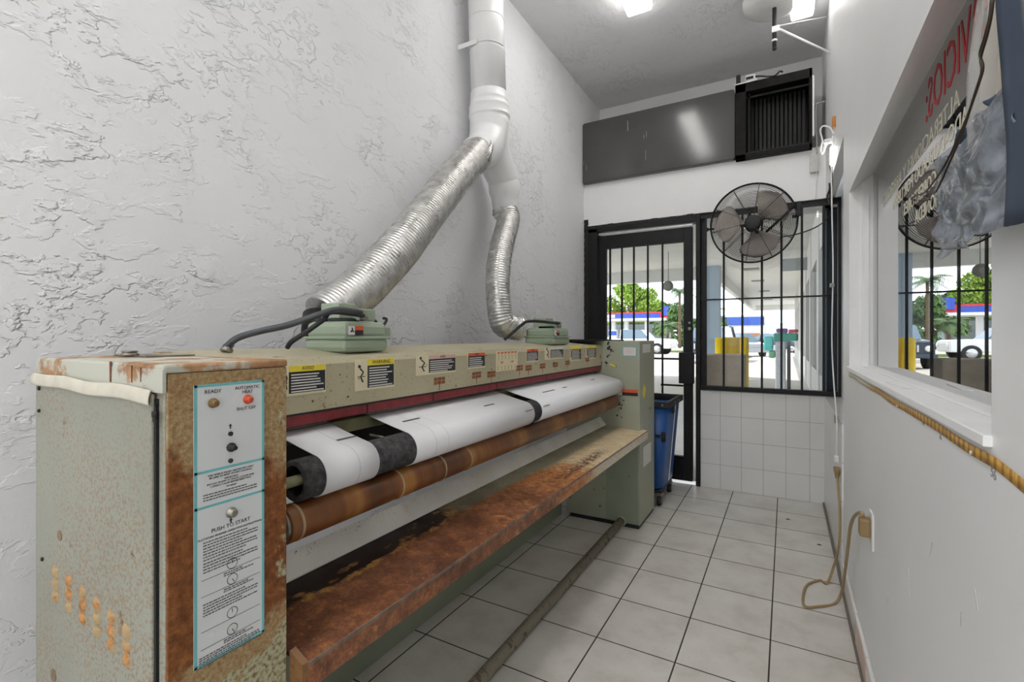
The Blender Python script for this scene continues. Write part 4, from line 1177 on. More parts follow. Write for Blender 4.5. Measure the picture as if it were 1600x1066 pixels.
mb = MB(); mb.box(cx1 - .004, cx1 + .012, 3.60, 3.64, .66, .715, .004); mb.box(-.80, -.775, cy0 - .0, cy0 + .03, .50, .52); mb.tube([(-.745, cy0 + .02, .51), (-.745, cy0 - .035, .51)], .008, 8); mb.box(-.76, -.73, cy0 - .01, cy0 + .015, .475, .545, .006); build_each(mb, 'latch', M_blackmatte, CT)
mb = MB(); mb.box(cx0 + .06, cx1 - .06, cy0 + .06, cy1 - .06, .088, .118, .008); mb.build('base_frame', M_blackmatte, CT)
for (x, y) in ((cx1 - .075, cy0 + .075), (cx0 + .09, cy0 + .075), (cx1 - .075, cy1 - .085), (cx0 + .09, cy1 - .085)):
    mb = MB(); mb.lathe((x - .014, y, .037), (1, 0, 0), [(0, .030), (.004, .036), (.024, .036), (.028, .030)], 24); c = mb.build('caster', M_blackmatte, CT)
    mb = MB(); mb.lathe((x - .016, y, .037), (1, 0, 0), [(0, .017), (.032, .017)], 16); mb.box(x - .02, x + .02, y - .014, y + .014, .072, .092); mb.build('caster_hub', M_steel, c)

# ------------------------------------------------------------------ cords, outlet, tape
OUT = thing('outlet_plate', 'white outlet plate low on the right wall', 'outlet', (XR, 1.99, .57))
a = at(1358, 800, 0, XR - .003); 
mb = MB(); mb.box(XR - .006, XR, 1.945, 2.015, .515, .635, .002); mb.build('plate', M_whitepl, OUT)
mb = MB(); mb.box(XR - .0065, XR - .005, 1.965, 1.995, .585, .615); mb.box(XR - .0065, XR - .005, 1.965, 1.995, .535, .565); mb.build('socket', simple('socket_ivory', S(206, 200, 186), .4), OUT)
EC = thing('extension_cord', 'tan extension cord looping across the floor to the right wall outlet', 'cord', (.15, 2.6, 0))
pc = at(1308, 742, 0, XR - .02)
mb = MB()
pts = [pc, at(1312, 800, 0, XR - .02), at(1311, 850, 0, XR - .025), (.208, 2.90, .06), (.175, 2.81, .010), at(1281, 907, 2, .006), at(1263, 913, 2, .006), at(1256, 925, 2, .006), at(1257, 947, 2, .006), at(1280, 948, 2, .006), at(1305, 943, 2, .006), at(1316, 922, 0, .222), at(1322, 880, 0, .222), at(1326, 845, 0, .222), at(1329, 822, 0, .222), at(1335, 807, 0, .222), at(1346, 801, 0, .222), (.224, 1.985, .606)]
mb.tube(smooth_path(pts, 8), .0058, 8); mb.build('cord', M_cord, EC)
mb = MB(); mb.lathe((pc.x, pc.y, pc.z - .02), (0, 0, 1), [(0, .008), (.02, .011), (.045, .017), (.058, .017)], 10); mb.build('connector', simple('tan_plug', S(150, 124, 84), .5), EC)
mb = MB(); mb.box(XR - .038, XR - .006, 1.96, 2.0, .552, .612, .007); mb.build('plug', simple('tan_plug', S(150, 124, 84), .5), EC)
WC = thing('white_cord', 'white cord hanging down the corner beside the window bars', 'cord', (.22, 3.2, .46))
mb = MB(); px0 = at(1307, 716, 0, XR - .02)
mb.tube(smooth_path([px0, at(1307.5, 660, 0, XR - .02), (XR - .012, 3.30, .95), (XR - .02, 3.32, 1.2), (XR - .016, 3.30, 1.6), (XR - .02, 3.31, 1.9), (XR - .02, 3.36, 2.2)], 10), .0034, 8); mb.build('cord', M_whitepl, WC)
mb = MB(); mb.box(px0.x - .010, px0.x + .010, px0.y - .012, px0.y + .012, px0.z - .02, px0.z + .012, .003); mb.build('plug', M_whitepl, WC)
mb = MB(); mb.box(XR - .03, XR - .012, 3.27, 3.33, 1.50, 1.52); p = at(1306, 655, 0, XR - .02); mb.box(p.x - .008, p.x + .008, p.y - .02, p.y + .02, p.z - .02, p.z + .02); build_each(mb, 'clip', M_steel, WC)
# measuring tape along the sill edge
def tape_mat():
    t = NT('yellow_tape')
    s = t.xyz()
    w = t.math('SINE', t.math('MULTIPLY', s[1], 2 * PI / .0254))
    c = t.mix(t.step(w, .2, .5), S(214, 164, 60), S(160, 112, 40))
    c = t.mix(t.math('MULTIPLY', t.step(t.noise(40, 4), .5, .6), .4), c, S(120, 84, 40))
    c = t.mix(t.step(s[1], 1.9, 2.2), c, S(206, 196, 172))
    t.set(c, .5); return t.m
TP = thing('measuring_tape', 'worn yellow measuring tape stuck along the wall under the right window sill', 'measuring tape', (XR, 1.6, 1.02))
mb = MB()
def tp(u, v):
    y = .60 + 2.05 * u
    return Vector((XR - .0020 - .0012 * math.sin(u * 40), y, 1.047 + .0015 * math.sin(u * 23) + (.016 if u > .2 else .016) * (v - .5) - max(0, .9 - y) * .10))
mb.grid(tp, 60, 1); o = mb.build('tape', tape_mat(), TP); md = o.modifiers.new('s', 'SOLIDIFY'); md.thickness = .001
M_pencil = simple('pencil_grey', S(150, 150, 152), .6)
for (px, py, s_, sz) in ((1418, 643, '12', .014), (1443, 661, '18', .014), (1470, 683, '36', .016), (1553, 741, '56', .022)):
    p = at(px, py, 0, XR); text(s_, sz, (XR - .0006, p.y, p.z), (0, -1, -.15), (0, -.15, 1), M_pencil, TP, 'pencil_number', .0004)
mb = MB()
for y in (.985, 1.55, 2.0, 2.3): mb.lathe((XR - .003, y, 1.042), (-1, 0, 0), [(0, .003), (.003, .003)], 8)
build_each(mb, 'tack', M_labelwht, TP)
mb = MB(); mb.box(.262, .285, 1.62, 1.80, OZ0 + .0005, OZ0 + .004, .001, rot=Matrix.Rotation(.06, 3, 'Z'))
tag(mb.build('wood_shim', M_trim), 'thin white strip lying on the right window sill', 'strip')
# scuffs on drywall
mb = MB(); random.seed(9)
for (px, py, l) in ((1502, 968, .012), (1388, 940, .01), (1420, 912, .03), (1455, 860, .02), (1525, 936, .016)):
    p = at(px, py, 0, XR); mb.box(XR - .0006, XR + .0002, p.y - .0015, p.y + .0015, p.z - l, p.z + l, rot=Matrix.Rotation(random.uniform(-.6, .6), 3, 'X'))
o = mb.build('trim_3', simple('scuff', S(196, 192, 188), .6)); o['kind'] = 'structure'
# specks of leaf litter on the floor
for k, (px, py, r) in enumerate(((1231, 812, .012), (1280, 852, .011), (1139, 817, .0))):
    if r:
        p = at(px, py, 2, 0); mb = MB(); mb.prism([(p.x - r, p.y), (p.x - r * .2, p.y + r * .5), (p.x + r, p.y + r * .2), (p.x + r * .3, p.y - r * .5)], .0005, .004, 'z')
        tag(mb.build('dry_leaf', simple('leaf_brown', S(70, 52, 38), .8)), ['dry brown leaf scrap on the floor tiles nearer the far wall', 'dry brown leaf scrap on the floor tiles nearer the viewer'][k], 'leaf', 'leaf scraps on the floor')

# ------------------------------------------------------------------ bagged garments hanging by the right window
def bag_mat(name, c, sc, bd, t0, t1, fold=False):
    m = bpy.data.materials.new(name); m.use_nodes = True; t = m.node_tree
    b = t.nodes['Principled BSDF']; o = t.nodes['Material Output']
    b.inputs['Base Color'].default_value = c; b.inputs['Roughness'].default_value = .16; b.inputs['Specular IOR Level'].default_value = .8
    tr = t.nodes.new('ShaderNodeBsdfTransparent'); mx = t.nodes.new('ShaderNodeMixShader')
    nz = t.nodes.new('ShaderNodeTexNoise'); nz.inputs['Scale'].default_value = sc; nz.inputs['Detail'].default_value = 3
    ge = t.nodes.new('ShaderNodeNewGeometry'); t.links.new(ge.outputs['Position'], nz.inputs['Vector'])
    hh = nz.outputs['Fac']
    if fold:
        vo = t.nodes.new('ShaderNodeTexVoronoi'); vo.inputs['Scale'].default_value = 26; mpn = t.nodes.new('ShaderNodeMapping'); mpn.inputs['Scale'].default_value = (1, 1, .55); t.links.new(ge.outputs['Position'], mpn.inputs[0]); t.links.new(mpn.outputs[0], vo.inputs['Vector']); hh = vo.outputs['Distance']
    bp = t.nodes.new('ShaderNodeBump'); bp.inputs['Strength'].default_value = .6; bp.inputs['Distance'].default_value = bd
    t.links.new(hh, bp.inputs['Height']); t.links.new(bp.outputs[0], b.inputs['Normal'])
    mr = t.nodes.new('ShaderNodeMapRange'); mr.inputs[1].default_value = .4; mr.inputs[2].default_value = .7; mr.inputs[3].default_value = t0; mr.inputs[4].default_value = t1
    t.links.new(nz.outputs['Fac'], mr.inputs[0]); t.links.new(mr.outputs[0], mx.inputs[0])
    t.links.new(b.outputs[0], mx.inputs[1]); t.links.new(tr.outputs[0], mx.inputs[2]); t.links.new(mx.outputs[0], o.inputs[0])
    return m
M_bag = bag_mat('clear_plastic', S(206, 206, 204), 9, .006, .84, .50)
M_bag2 = bag_mat('crumpled_plastic', S(140, 147, 157), 34, .010, .60, .15, True)
def cloth(name, c):
    t = NT(name); t.set(t.ramp(t.noise(9, 4), [(.3, tuple(x * .8 for x in c[:3]) + (1,)), (.7, c)]), .85, spec=.2); t.bump(t.noise(400, 2), .2, .0005); return t.m
M_navy = cloth('navy_cloth', S(74, 84, 100)); M_beige = cloth('beige_cloth', S(196, 188, 174)); M_blueg = cloth('slate_cloth', S(66, 76, 92))
ZB = 2.40
RB = thing('hanging_rail', 'thin black cord holding the bagged garments by the right window', 'hanging cord', (.2, 1.0, ZB))
def sheet(name, mat, parent, y0, y1, z0, z1, x, amp, ph, slope=0.0, n=7, thick=.003, top=0.0):
    mb = MB()
    def fn(u, v):
        y = y0 + (y1 - top * min(1, v * 1.4) - y0) * u; zz = z0 + slope * (1 - u) * (1 - v) + (z1 - z0) * v
        w = amp * (.5 + .5 * (1 - v)) 
        return Vector((x + w * math.sin(u * n + ph + v * 1.5) + .012 * mnoise.noise(Vector((u * 5, v * 6, ph))), y + .02 * mnoise.noise(Vector((u * 3, v * 4, ph + 7))), zz + .012 * mnoise.noise(Vector((u * 6, 3, ph)))))
    mb.grid(fn, 40, 40); o = mb.build(name, mat, parent); md = o.modifiers.new('s', 'SOLIDIFY'); md.thickness = thick
    return o
del RB
COL.objects.unlink(bpy.data.objects['hanging_rail']); bpy.data.objects.remove(bpy.data.objects['hanging_rail'])
GB = thing('garment_bag', 'clear plastic garment bag of navy and beige clothes hanging at the right window', 'garment bag', (.21, .9, 1.36))
sheet('navy_garment', M_navy, GB, .36, .675, 1.33, 2.25, .195, .010, .4, n=9)
sheet('beige_garment', M_beige, GB, .66, .90, 1.45, 2.25, .224, .006, 1.3, n=8, top=.22)
sheet('slate_garment', M_blueg, GB, .72, .90, 1.355, 1.50, .212, .006, 2.0, n=9)
sheet('plastic_cover', M_bag, GB, .60, .93, 1.37, 2.25, .206, .006, 2.2, n=12, thick=.0004, top=.27)
sheet('plastic_cover', M_bag2, GB, .66, .93, 1.335, 1.475, .198, .007, .2, n=10, thick=.0004)
HK = thing('wire_hook', 'long double wire with bent ends hanging in front of the right window', 'wire', (.18, .8, 1.5))
for pl in ([(1549, 0), (1546, 28), (1538, 60), (1531, 85), (1536, 105), (1528, 135), (1512, 180), (1493, 225), (1472, 265), (1446, 300), (1432, 305), (1424, 311), (1430, 313)],
           [(1552, 0), (1548, 30), (1541, 60), (1535, 80), (1532, 95), (1534, 112), (1522, 150), (1508, 195), (1492, 235), (1470, 285), (1462, 300), (1456, 300), (1450, 304), (1448, 309), (1453, 312)]):
    mb = MB(); mb.tube(smooth_path([Vector(at(u, v, 0, .180)) for u, v in pl], 4), .0013, 6); mb.build('wire', simple('bronze_wire', S(52, 40, 24), .5, .2), HK)
# ------------------------------------------------------------------ outdoors
M_asphalt = simple('parking_asphalt', S(178, 170, 160), .9, var=.06, scale=1.2)
M_walk = simple('walk_concrete', S(214, 210, 204), .85, var=.04, scale=3)
M_stucco = simple('outdoor_white', S(206, 206, 204), .8, var=.03, scale=6)
M_soffit = simple('soffit_grey', S(198, 200, 196), .85, var=.03, scale=4)
M_col = simple('column_blue_grey', S(150, 168, 184), .7, var=.03)
M_bluetrim = simple('blue_trim', S(34, 78, 170), .5)
M_darkglass = simple('tinted_glass', S(40, 47, 54), .5, var=.05, spec=.12)
M_tanbox = simple('tan_box', S(200, 188, 170), .7, var=.05)
M_yellowp = simple('yellow_paint', S(252, 212, 26), .5, var=.05)
M_redpaint = simple('red_trim', S(206, 46, 60), .5)
M_silver = simple('silver_car', S(190, 198, 208), .25, .4, .03); M_whitecar = simple('white_car', S(226, 228, 230), .25, 0, .02)
M_darkcar = simple('dark_car', S(70, 80, 92), .25, .4, .05); M_tyre = simple('tyre', (.02, .02, .02, 1), .8)
M_wind = simple('car_glass', S(96, 120, 138), .06, var=.05, spec=.9); M_chrome = simple('chrome', S(190, 192, 196), .2, .9)
M_trunk = simple('bark', S(96, 80, 62), .9, var=.2)
def leaf_mat(name, a, b):
    t = NT(name); t.set(t.ramp(t.noise(1.2, 4), [(.3, a), (.7, b)]), .7, spec=.2); return t.m
M_leafA = leaf_mat('leaf_bright', S(86, 122, 40), S(150, 176, 72)); M_leafB = leaf_mat('leaf_dark', S(48, 76, 44), S(92, 120, 66)); M_palm = leaf_mat('palm_leaf', S(60, 84, 56), S(110, 134, 88))
mb = MB(); mb.box(-80, 60, YF + .16, 140, -.12, -.05); mb.box(-60, 60, -60, YB - .12, -.12, -.05); struct('ground', mb, M_asphalt)
mb = MB(); mb.box(-12, .46, YF + .13, 16.6, -.10, -.002); mb.box(-1.7, .46, 16.6, 40, -.10, -.002); mb.box(-8, 3, YF + .0, YF + .13, -.1, -.001) if False else None; struct('sidewalk', mb, M_walk)
mb = MB()
mb.box(-12, .75, YR + .10, 16.2, 3.37, 3.5); mb.box(-1.85, .75, 16.2, 38, 3.37, 3.5)
mb.box(-12, -1.85, 16.0, 16.25, 2.99, 3.8); mb.box(-2.0, -1.83, 16.0, 38, 2.96, 3.8); mb.box(-2.0, .75, 37.9, 38.1, 3.0, 3.8)
mb.box(-12, -1.9, 11.2, 11.4, 3.26, 3.37)
cp = struct('canopy', mb, M_soffit)
mb = MB()
for (x, y) in ((-.96, 17.2), (-.95, 21), (-.9, 26), (-.9, 32)): mb.box(x - .22, x + .22, y - .22, y + .22, 3.345, 3.371)
build_each(mb, 'ceiling_vent', M_inkgrey, cp)
mb = MB(); mb.box(-2.16, -1.76, 15.9, 16.3, -.05, 3.37); struct('column', mb, M_col)
# neighbouring storefront along the walk
SF = thing('storefront', 'neighbouring shopfront with dark windows along the covered walk outside', 'building', (.5, 12, 0), kind='structure')
mb = MB(); mb.box(.46, .8, YF + .13, 33, 0, .62); mb.box(.46, .8, YF + .13, 33, 2.55, 3.37)
for y in (4.27, 6.6, 8.9, 11.8, 14.6, 17.4, 20.2, 23, 26, 29, 32): mb.box(.44, .8, y, y + .55, 0, 3.36)
mb.build('shop_wall', M_stucco, SF)
for y0, y1 in ((4.82, 6.6), (7.15, 8.9), (9.45, 11.8), (12.35, 14.6), (15.15, 17.4), (17.95, 20.2), (20.75, 23), (23.55, 26), (26.55, 29), (29.5, 32)):
    mb = MB(); mb.box(.56, .6, y0, y1, .62, 2.55); f = mb.build('shop_window', M_darkglass, SF)
    mb = MB(); 
    for y in (y0, (y0 + y1) / 2 - .02, y1 - .05): mb.box(.50, .58, y, y + .05, .62, 2.55)
    build_each(mb, 'mullion', M_stucco, f)
mb = MB(); mb.box(.247, .277, 4.46, 4.50, 0, 2.8); mb.build('pilaster', simple('pilaster_grey', S(92, 108, 118), .6), SF)
mb = MB(); mb.box(.278, .44, 4.47, 4.48, .4, 2.8); mb.build('side_light', M_darkglass, SF)
mb = MB(); mb.box(-.1, .46, 14.0, 14.06, 2.86, 3.17); mb.build('hanging_sign', simple('sign_grey', S(150, 156, 156), .5), SF)
# tan box and bollards
mb = MB(); a = at(1097, 560, 1, 4.62); b = at(1162, 560, 1, 4.62); zt = at(1130, 555, 1, 4.62).z
mb.box(a.x - .05, b.x, 4.62, 4.98, 0, zt, .01)
tag(mb.build('planter_box', M_tanbox), 'plain tan box standing just outside the far window', 'planter box')
BOL = []
for k, (px, Y) in enumerate(((1124, 10.6), (1134, 10.9), (1141, 11.2), (1148, 11.5), (1155, 11.8), (1163, 11.1))):
    p = at(px, 527, 1, Y)
    mb = MB(); mb.lathe((p.x, Y, -.05), (0, 0, 1), [(0, .082), (p.z - .02 + .05, .082), (p.z + .03, .07), (p.z + .05, .03)], 18)
    o = mb.build('bollard', M_yellowp); names = ['first', 'second', 'third', 'fourth', 'fifth', 'sixth']
    tag(o, names[k] + ' yellow bollard from the left in the row outside the far window', 'bollard', 'yellow bollards outside')
# cart of towels on the walk
TC = thing('towel_cart', 'grey upright cart on the covered walk holding bright towels', 'cart', (-.02, 8.5, 0))
mb = MB(); p = at(1222, 555, 1, 8.5); mb.box(p.x - .09, p.x + .05, 8.4, 8.7, 0, 1.13, .02); mb.build('bin', simple('bin_grey', S(196, 198, 202), .5), TC)
mb = MB(); q_ = at(1232, 555, 1, 8.6); mb.box(q_.x - .02, q_.x + .03, 8.6, 8.65, 0, 1.13); mb.build('pole', M_darkcar, TC)
for k, (nm, lab, c, pa, pb, dz) in enumerate((('towel', 'turquoise towel hanging from the top of the walkway cart', S(90, 214, 206), (1194, 526), (1208, 548), 0), ('towel', 'green towel folded on the walkway cart', S(40, 150, 128), (1209, 521), (1247, 533), 0), ('towel', 'purple and red towel topping the walkway cart', S(120, 70, 140), (1213, 513.5), (1231, 520.4), 0), ('towel', 'red towel at the right of the walkway cart', S(206, 60, 80), (1232, 515), (1247, 520.4), 0), ('towel', 'pale green cloth hanging lowest on the walkway cart', S(130, 190, 150), (1201, 545.1), (1209, 556), 0))):
    a = at(*pa, 1, 8.45 + k * .02); b = at(*pb, 1, 8.45 + k * .02)
    if k == 4: b.x = p.x - .091; a.x = b.x - .09; a.z -= .03; b.z -= .03
    mb = MB(); mb.box(a.x, b.x, 8.40, 8.66, b.z, a.z, min(.022, (a.z - b.z) * .3))
    for v in mb.bm.verts: v.co += Vector((0, 0, .008 * mnoise.noise(v.co * 9)))
    tag(mb.build('towel', simple('towel_%d' % k if False else nm + str(k), c, .9, var=.08, scale=30)), lab, 'towel', 'towels on the walkway cart')
mb = MB(); p = at(1240, 300, 1, 9) if False else None
# vehicles
def vehicle(name, label, cat, loc, rz, prof, wid, body, cabin, wz=.33, gr=None):
    root = thing(name, label, cat, loc, 'parked vehicles outside'); root.rotation_euler = (0, 0, rz)
    ORG[root.name] = Vector((0, 0, 0))
    def shell(pr, w0, w1, zsplit):
        mb = MB(); n = len(pr)
        def ring(s, w):
            return [mb.bm.verts.new((s * (w0 + (w1 - w0) * min(1, max(0, (z - zsplit) / .8))) * w, y, z)) for y, z in pr]
        A = ring(-1, .96); A1 = ring(-1, 1) ; 
        B = ring(1, .96)
        mb._f(A[::-1]); mb._f(B)
        for k in range(n): mb._f([A[k], A[(k + 1) % n], B[(k + 1) % n], B[k]])
        bmesh.ops.delete(mb.bm, geom=A1, context='VERTS')
        es = [e for e in mb.bm.edges]
        bmesh.ops.bevel(mb.bm, geom=es, offset=.05, segments=2, affect='EDGES')
        return mb
    shell(prof, wid, wid * .98, .6).build('body', body, root)
    c = shell(cabin, wid * .93, wid * .74, .95).build('windows', M_wind, root)
    ys = [p[0] for p in cabin]; zs = [p[1] for p in cabin]
    top = [p for p in cabin if p[1] > max(zs) - .02]
    mb = MB(); mb.box(-wid * .72, wid * .72, min(p[0] for p in top) - .03, max(p[0] for p in top) + .03, max(zs) - .03, max(zs) + .03, .02)
    for s in (-1, 1):
        for y in (min(p[0] for p in top), (min(p[0] for p in top) + max(p[0] for p in top)) / 2, max(p[0] for p in top)):
            mb.tube([(s * wid * .93, y * 1.05, .95), (s * wid * .735, y, max(zs))], .04, 6)
    mb.build('roof', body, root)
    y0 = min(p[0] for p in prof); y1 = max(p[0] for p in prof)
    for s in (-1, 1):
        for y in (y0 + .85, y1 - .85):
            mb = MB(); mb.lathe((s * wid - s * .2, y, wz), (s, 0, 0), [(0, wz * .9), (.02, wz), (.2, wz), (.22, wz * .9)], 22); w = mb.build('wheel', M_tyre, root)
            mb = MB(); mb.lathe((s * wid + s * .0, y, wz), (s, 0, 0), [(0, wz * .6), (.025, wz * .58), (.03, .05)], 16); mb.build('hubcap', M_chrome, w)
    mb = MB()
    for s in (-1, 1): mb.lathe((s * wid * .72, y0 + .0, .78), (0, -1, 0), [(0, .12), (.03, .11), (.05, .07)], 16)
    build_each(mb, 'headlight', M_whitepl, root)
    if gr:
        mb = MB()
        for k in range(7): mb.box(-.36 + k * .105, -.30 + k * .105, y0 - .02, y0 + .02, .66, .92)
        mb.build('grille', M_chrome, root)
        mb = MB(); mb.box(-wid, wid, y0 - .12, y0 + .05, .42, .58, .03); mb.build('bumper', M_darkcar, root)
    return root
SED = [(-2.2, .3), (-2.25, .62), (-2.1, .78), (-1.0, .92), (1.6, .95), (2.2, .88), (2.25, .4), (2.1, .28)]
SEDC = [(-1.15, .90), (-.35, 1.40), (.85, 1.42), (1.75, .93)]
TRK = [(-2.6, .45), (-2.62, .95), (-2.5, 1.05), (-1.2, 1.10), (2.6, 1.05), (2.62, .55), (2.5, .42)]
TRKC = [(-1.2, 1.05), (-.6, 1.68), (.75, 1.70), (.95, 1.05)]
SUV = [(-2.1, .5), (-2.12, 1.0), (-2.0, 1.08), (-.9, 1.14), (2.1, 1.1), (2.15, .5), (2.0, .42)]
SUVC = [(-.95, 1.10), (-.65, 1.72), (1.95, 1.74), (2.1, 1.10)]
vehicle('off_road_vehicle', 'dark boxy off-road vehicle with round headlights parked facing the shop', 'car', (-3.2, 25.5, -.05), -.06, SUV, .9, M_darkcar, SUVC, .40, True)
vehicle('sedan', 'silver car parked behind the yellow bollards outside the far window', 'car', (-2.6, 33.5, -.05), .5, SED, .88, M_silver, SEDC)
vehicle('sedan', 'white car seen through the door just above the ironer', 'car', (-8.1, 21.5, -.05), 1.35, SED, .9, M_whitecar, SEDC)
vehicle('pickup_truck', 'white pickup truck parked beyond the door toward the palm', 'truck', (-9.0, 33, -.05), 1.5, TRK, .98, M_whitecar, TRKC, .40)
vehicle('sedan', 'grey car parked past the low wall at the far end of the walk', 'car', (-.6, 42, -.05), 1.2, SED, .9, M_darkcar, SEDC)
vehicle('sedan', 'small white car in front of the gas station', 'car', (-18, 47, -.05), 1.5, SED, .9, M_whitecar, SEDC)
# low wall, far white building with blue band
mb = MB(); mb.box(-1.7, -.2, 39.2, 39.5, -.05, .55); tag(mb.build('low_wall', simple('low_wall_grey', S(168, 168, 168), .8)), 'low grey wall at the far end of the covered walk', 'wall')
FB = thing('far_building', 'white building with a blue band beyond the covered walk', 'building', (-4, 46, 0))
mb = MB(); mb.box(-7.0, -1.6, 46, 54, -.05, 3.0); mb.box(-1.6, .6, 47, 54, -.05, 2.3); mb.build('walls', M_stucco, FB)
mb = MB(); mb.box(-7.02, -1.58, 45.9, 46.05, 2.15, 2.85); mb.build('blue_band', M_bluetrim, FB)
mb = MB(); mb.box(-3.4, -1.9, 45.8, 46.0, .6, 1.45); mb.build('brown_sign', simple('brown_wood', S(168, 112, 72), .8), FB)
# gas station
GS = thing('gas_station', 'gas station with red and blue canopy seen through the door', 'gas station', (-19, 66, 0))
L0 = at(944, 495, 1, 66); L1 = at(1046, 495, 1, 66)
zt = at(995, 488, 1, 66).z; zb = at(995, 501, 1, 66).z; h = zt - zb
M_gsblue = simple('canopy_blue', S(52, 84, 186), .5); M_gswhite = simple('canopy_white', S(224, 226, 228), .5)
mb = MB(); mb.box(L0.x - 5, L1.x - .9, 66, 72, zb + h * .27, zb + h * .82); mb.build('blue_fascia', M_gsblue, GS)
mb = MB(); mb.box(L0.x - 5, L1.x + .1, 65.95, 72.05, zb + h * .82, zt); mb.box(L1.x - 1.2, L1.x + .3, 65.9, 72.1, zb + h * .3, zt); mb.build('red_edge', M_redpaint, GS)
mb = MB(); mb.box(L0.x - 5, L1.x + .1, 65.9, 72.1, zb, zb + h * .27); mb.build('white_edge', M_gswhite, GS)
mb = MB(); mb.box(L1.x - 1.0, L1.x + .2, 65.7, 65.95, zb + h * .55, zt + h * .6); mb.build('sign_panel', M_gsblue, GS)
mb = MB(); mb.box(L0.x - .4, L0.x + 1.6, 65.85, 66, zb + h * .35, zb + h * .75); mb.build('white_logo_panel', M_gswhite, GS)
for px in (958, 978, 1010): 
    p = at(px, 510, 1, 68); mb = MB(); mb.box(p.x - .25, p.x + .25, 68, 68.5, -.05, zb + .1); mb.build('canopy_post', M_gswhite, GS)
for px in (957, 980):
    p = at(px, 517, 1, 66.5); mb = MB(); mb.box(p.x - .55, p.x + .55, 66.5, 67.3, -.05, 2.1, .05); f = mb.build('fuel_pump', M_gswhite, GS)
    mb = MB(); mb.box(p.x - .56, p.x + .56, 66.45, 66.6, 1.3, 1.9); mb.build('pump_header', M_gsblue, f)
mb = MB(); mb.box(L0.x - 3, L1.x - 2, 74, 77, -.05, 3.0); mb.build('shop', simple('shop_grey', S(128, 140, 140), .7), GS)  # shop block in one even grey-green
# curb and grass strip
M_grass = simple('grass_green', S(112, 128, 78), .9, var=.15, scale=3)
mb = MB(); mb.box(-22, -4.2, 38, 39.4, -.05, .10); tag(mb.build('grass_strip', M_grass), 'strip of grass between the parking lot and the road', 'grass', kind='stuff')
mb = MB(); mb.box(-24, -4, 28.5, 28.8, -.05, .14); o = mb.build('trim_4', M_walk); o['kind'] = 'structure'
# trees
def tree(name, label, loc, th, tr, clumps, mat, n, ls):
    root = thing(name, label, 'tree', loc, 'trees outside')
    mb = MB(); b = Vector(loc)
    mb.tube([b, b + Vector((.1, 0, th * .5)), b + Vector((0, .1, th))], [tr * 1.3, tr, tr * .7], 10)
    for c, r in clumps[:6]: mb.tube([b + Vector((0, 0, th * .8)), b + Vector(c)], [tr * .5, tr * .15], 6)
    mb.build('trunk', M_trunk, root)
    mb = MB(); per = n // len(clumps)
    for c, r in clumps:
        for _ in range(per):
            d = Vector((random.gauss(0, 1), random.gauss(0, 1), random.gauss(0, 1))).normalized() * (r * random.uniform(.55, 1.05)); d.z *= .75
            p = b + Vector(c) + d
            nn = (d.normalized() + Vector((random.gauss(0, .6), random.gauss(0, .6), random.gauss(0, .6)))).normalized()
            u = nn.orthogonal().normalized(); v = nn.cross(u); s = ls * random.uniform(.6, 1.3)
            mb.quad(p - u * s - v * s * .5, p + u * s * .2 - v * s * .7, p + u * s + v * s * .5, p - u * s * .2 + v * s * .7)
    mb.build('foliage', mat, root, recalc=False)
random.seed(21)
def crown(cx, rx, z0, z1, k, r, dy=3):
    out = []
    for _ in range(k):
        a = random.uniform(0, 2 * PI); q_ = random.uniform(0, 1) ** .5; zz = random.uniform(0, 1)
        sh = math.sin(PI * (.18 + .72 * zz))
        out.append(((cx + rx * q_ * math.cos(a) * sh, dy * q_ * math.sin(a) * sh, z0 + (z1 - z0) * zz), r * random.uniform(.8, 1.2)))
    return out
pA = at(985, 525, 1, 86)
tree('broadleaf_tree', 'large bright green tree behind the gas station canopy', (pA.x, 86, -.05), 6, .35, crown(0, 5.6, 4.4, 9.9, 26, 1.6), M_leafA, 9000, .22)
pB = at(1034, 525, 1, 96); tree('broadleaf_tree', 'darker green tree right of the large tree behind the gas station', (pB.x, 96, -.05), 4, .3, crown(0, 3.5, 3, 7.0, 14, 1.3), M_leafB, 4500, .22)
pC = at(1060, 525, 1, 60); tree('broadleaf_tree', 'dark bushy tree behind the palm near the door handle', (pC.x, 60, -.05), 2, .3, crown(0, 2.6, .5, 4.6, 14, 1.1), M_leafB, 4500, .2)
pD = at(930, 525, 1, 122); tree('broadleaf_tree', 'green tree farthest left beyond the gas station', (pD.x, 122, -.05), 3, .3, crown(0, 7, 1.0, 6.5, 16, 1.8), M_leafA, 5000, .25)
pE = at(1000, 525, 1, 109); tree('hedge', 'long dark green hedge showing below the gas station canopy', (pE.x, 109, -.05), 1.5, .3, crown(0, 14, .5, 4.2, 30, 1.8), M_leafB, 7000, .28)
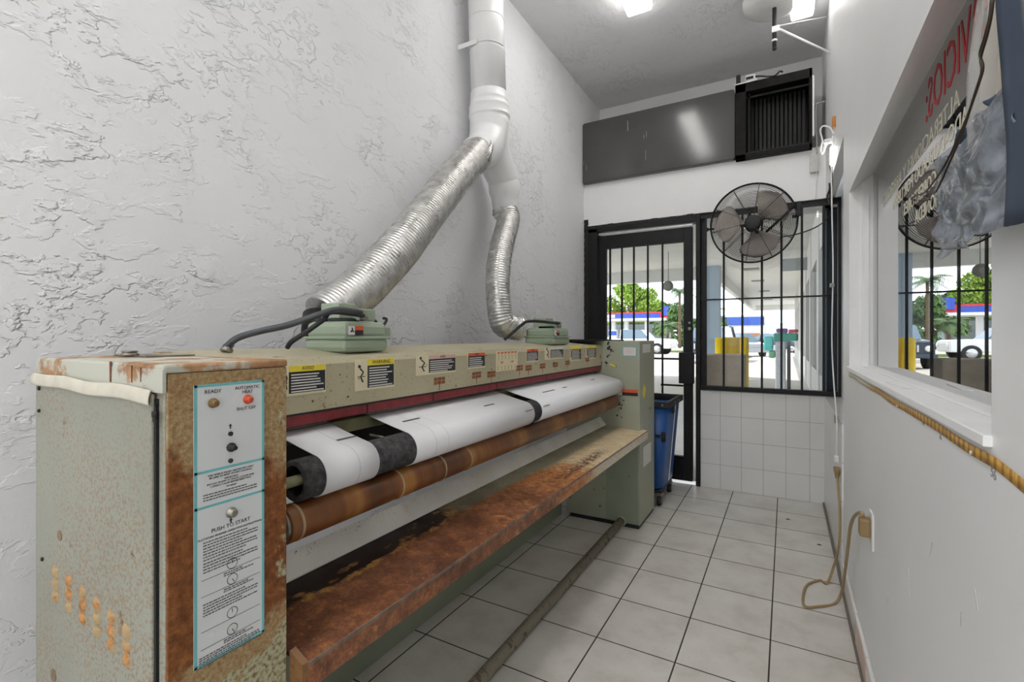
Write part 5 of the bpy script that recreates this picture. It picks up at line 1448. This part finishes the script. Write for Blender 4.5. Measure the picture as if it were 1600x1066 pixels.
pF = at(1103, 525, 1, 34); tree('broadleaf_tree', 'low dark shrub tree behind the off-road vehicle', (pF.x - .9, 42.2, -.05), 1.5, .15, crown(0, 1.6, .8, 2.6, 10, .7, 1.2), M_leafB, 3000, .12)
def palm(label, loc, h, fr, n, lean=0):
    root = thing('palm_tree', label, 'palm', loc, 'palms outside'); b = Vector(loc)
    top = b + Vector((lean, 0, h))
    mb = MB(); mb.tube(smooth_path([b, b + Vector((lean * .3, 0, h * .5)), top], 6), lambda i: .16 - .004 * i, 10); mb.build('trunk', M_trunk, root)
    mb = MB()
    for k in range(n):
        a = 2 * PI * k / n + random.uniform(-.2, .2); el = random.uniform(-.3, 1.2)
        prev = None
        for i in range(9):
            t = i / 8; r = fr * t
            p = top + Vector((math.cos(a) * r * math.cos(el * (1 - t)), math.sin(a) * r * math.cos(el * (1 - t)), fr * (math.sin(el) * t - .75 * t * t)))
            if prev is not None:
                s = Vector((-math.sin(a), math.cos(a), 0)); w = fr * .20 * (math.sin(PI * min(1, t * .9 + .1)) + .1)
                for sg in (-1, 1):
                    for m_ in (0, .5):
                        q0 = prev.lerp(p, m_); q1 = prev.lerp(p, m_ + .3)
                        mb.quad(q0, q1, q1 + s * w * sg + (p - prev) * .6 - Vector((0, 0, w * .5)), q1 + s * w * sg + (p - prev) * .45 - Vector((0, 0, w * .5)))
            prev = p
    mb.build('fronds', M_palm, root, recalc=False)
p = at(1062, 455, 1, 52); palm('tall palm right of the trees seen through the door glass', (p.x, 52, -.05), p.z, 1.9, 22)
p = at(1043, 505, 1, 44); palm('short palm by the gas station sign', (p.x, 44, -.05), p.z - .2, 1.3, 18)
p = at(1114, 485, 1, 31); palm('palm crown showing beside the blue-grey column', (p.x, 31, -.05), p.z, .9, 18)
# round convex thing hanging under the canopy
mb = MB(); p = at(1044, 447, 1, 12.6); mb.lathe((p.x, 12.6, p.z), (0, -1, 0), [(0, .13), (.03, .13), (.06, .10), (.075, .04)], 24); mb.cyl((p.x, 12.62, p.z + .1), (p.x, 12.62, 3.37), .008, 8)
tag(mb.build('convex_mirror', simple('dull_disc', S(120, 118, 112), .4)), 'round grey disc hanging under the outside canopy', 'disc')
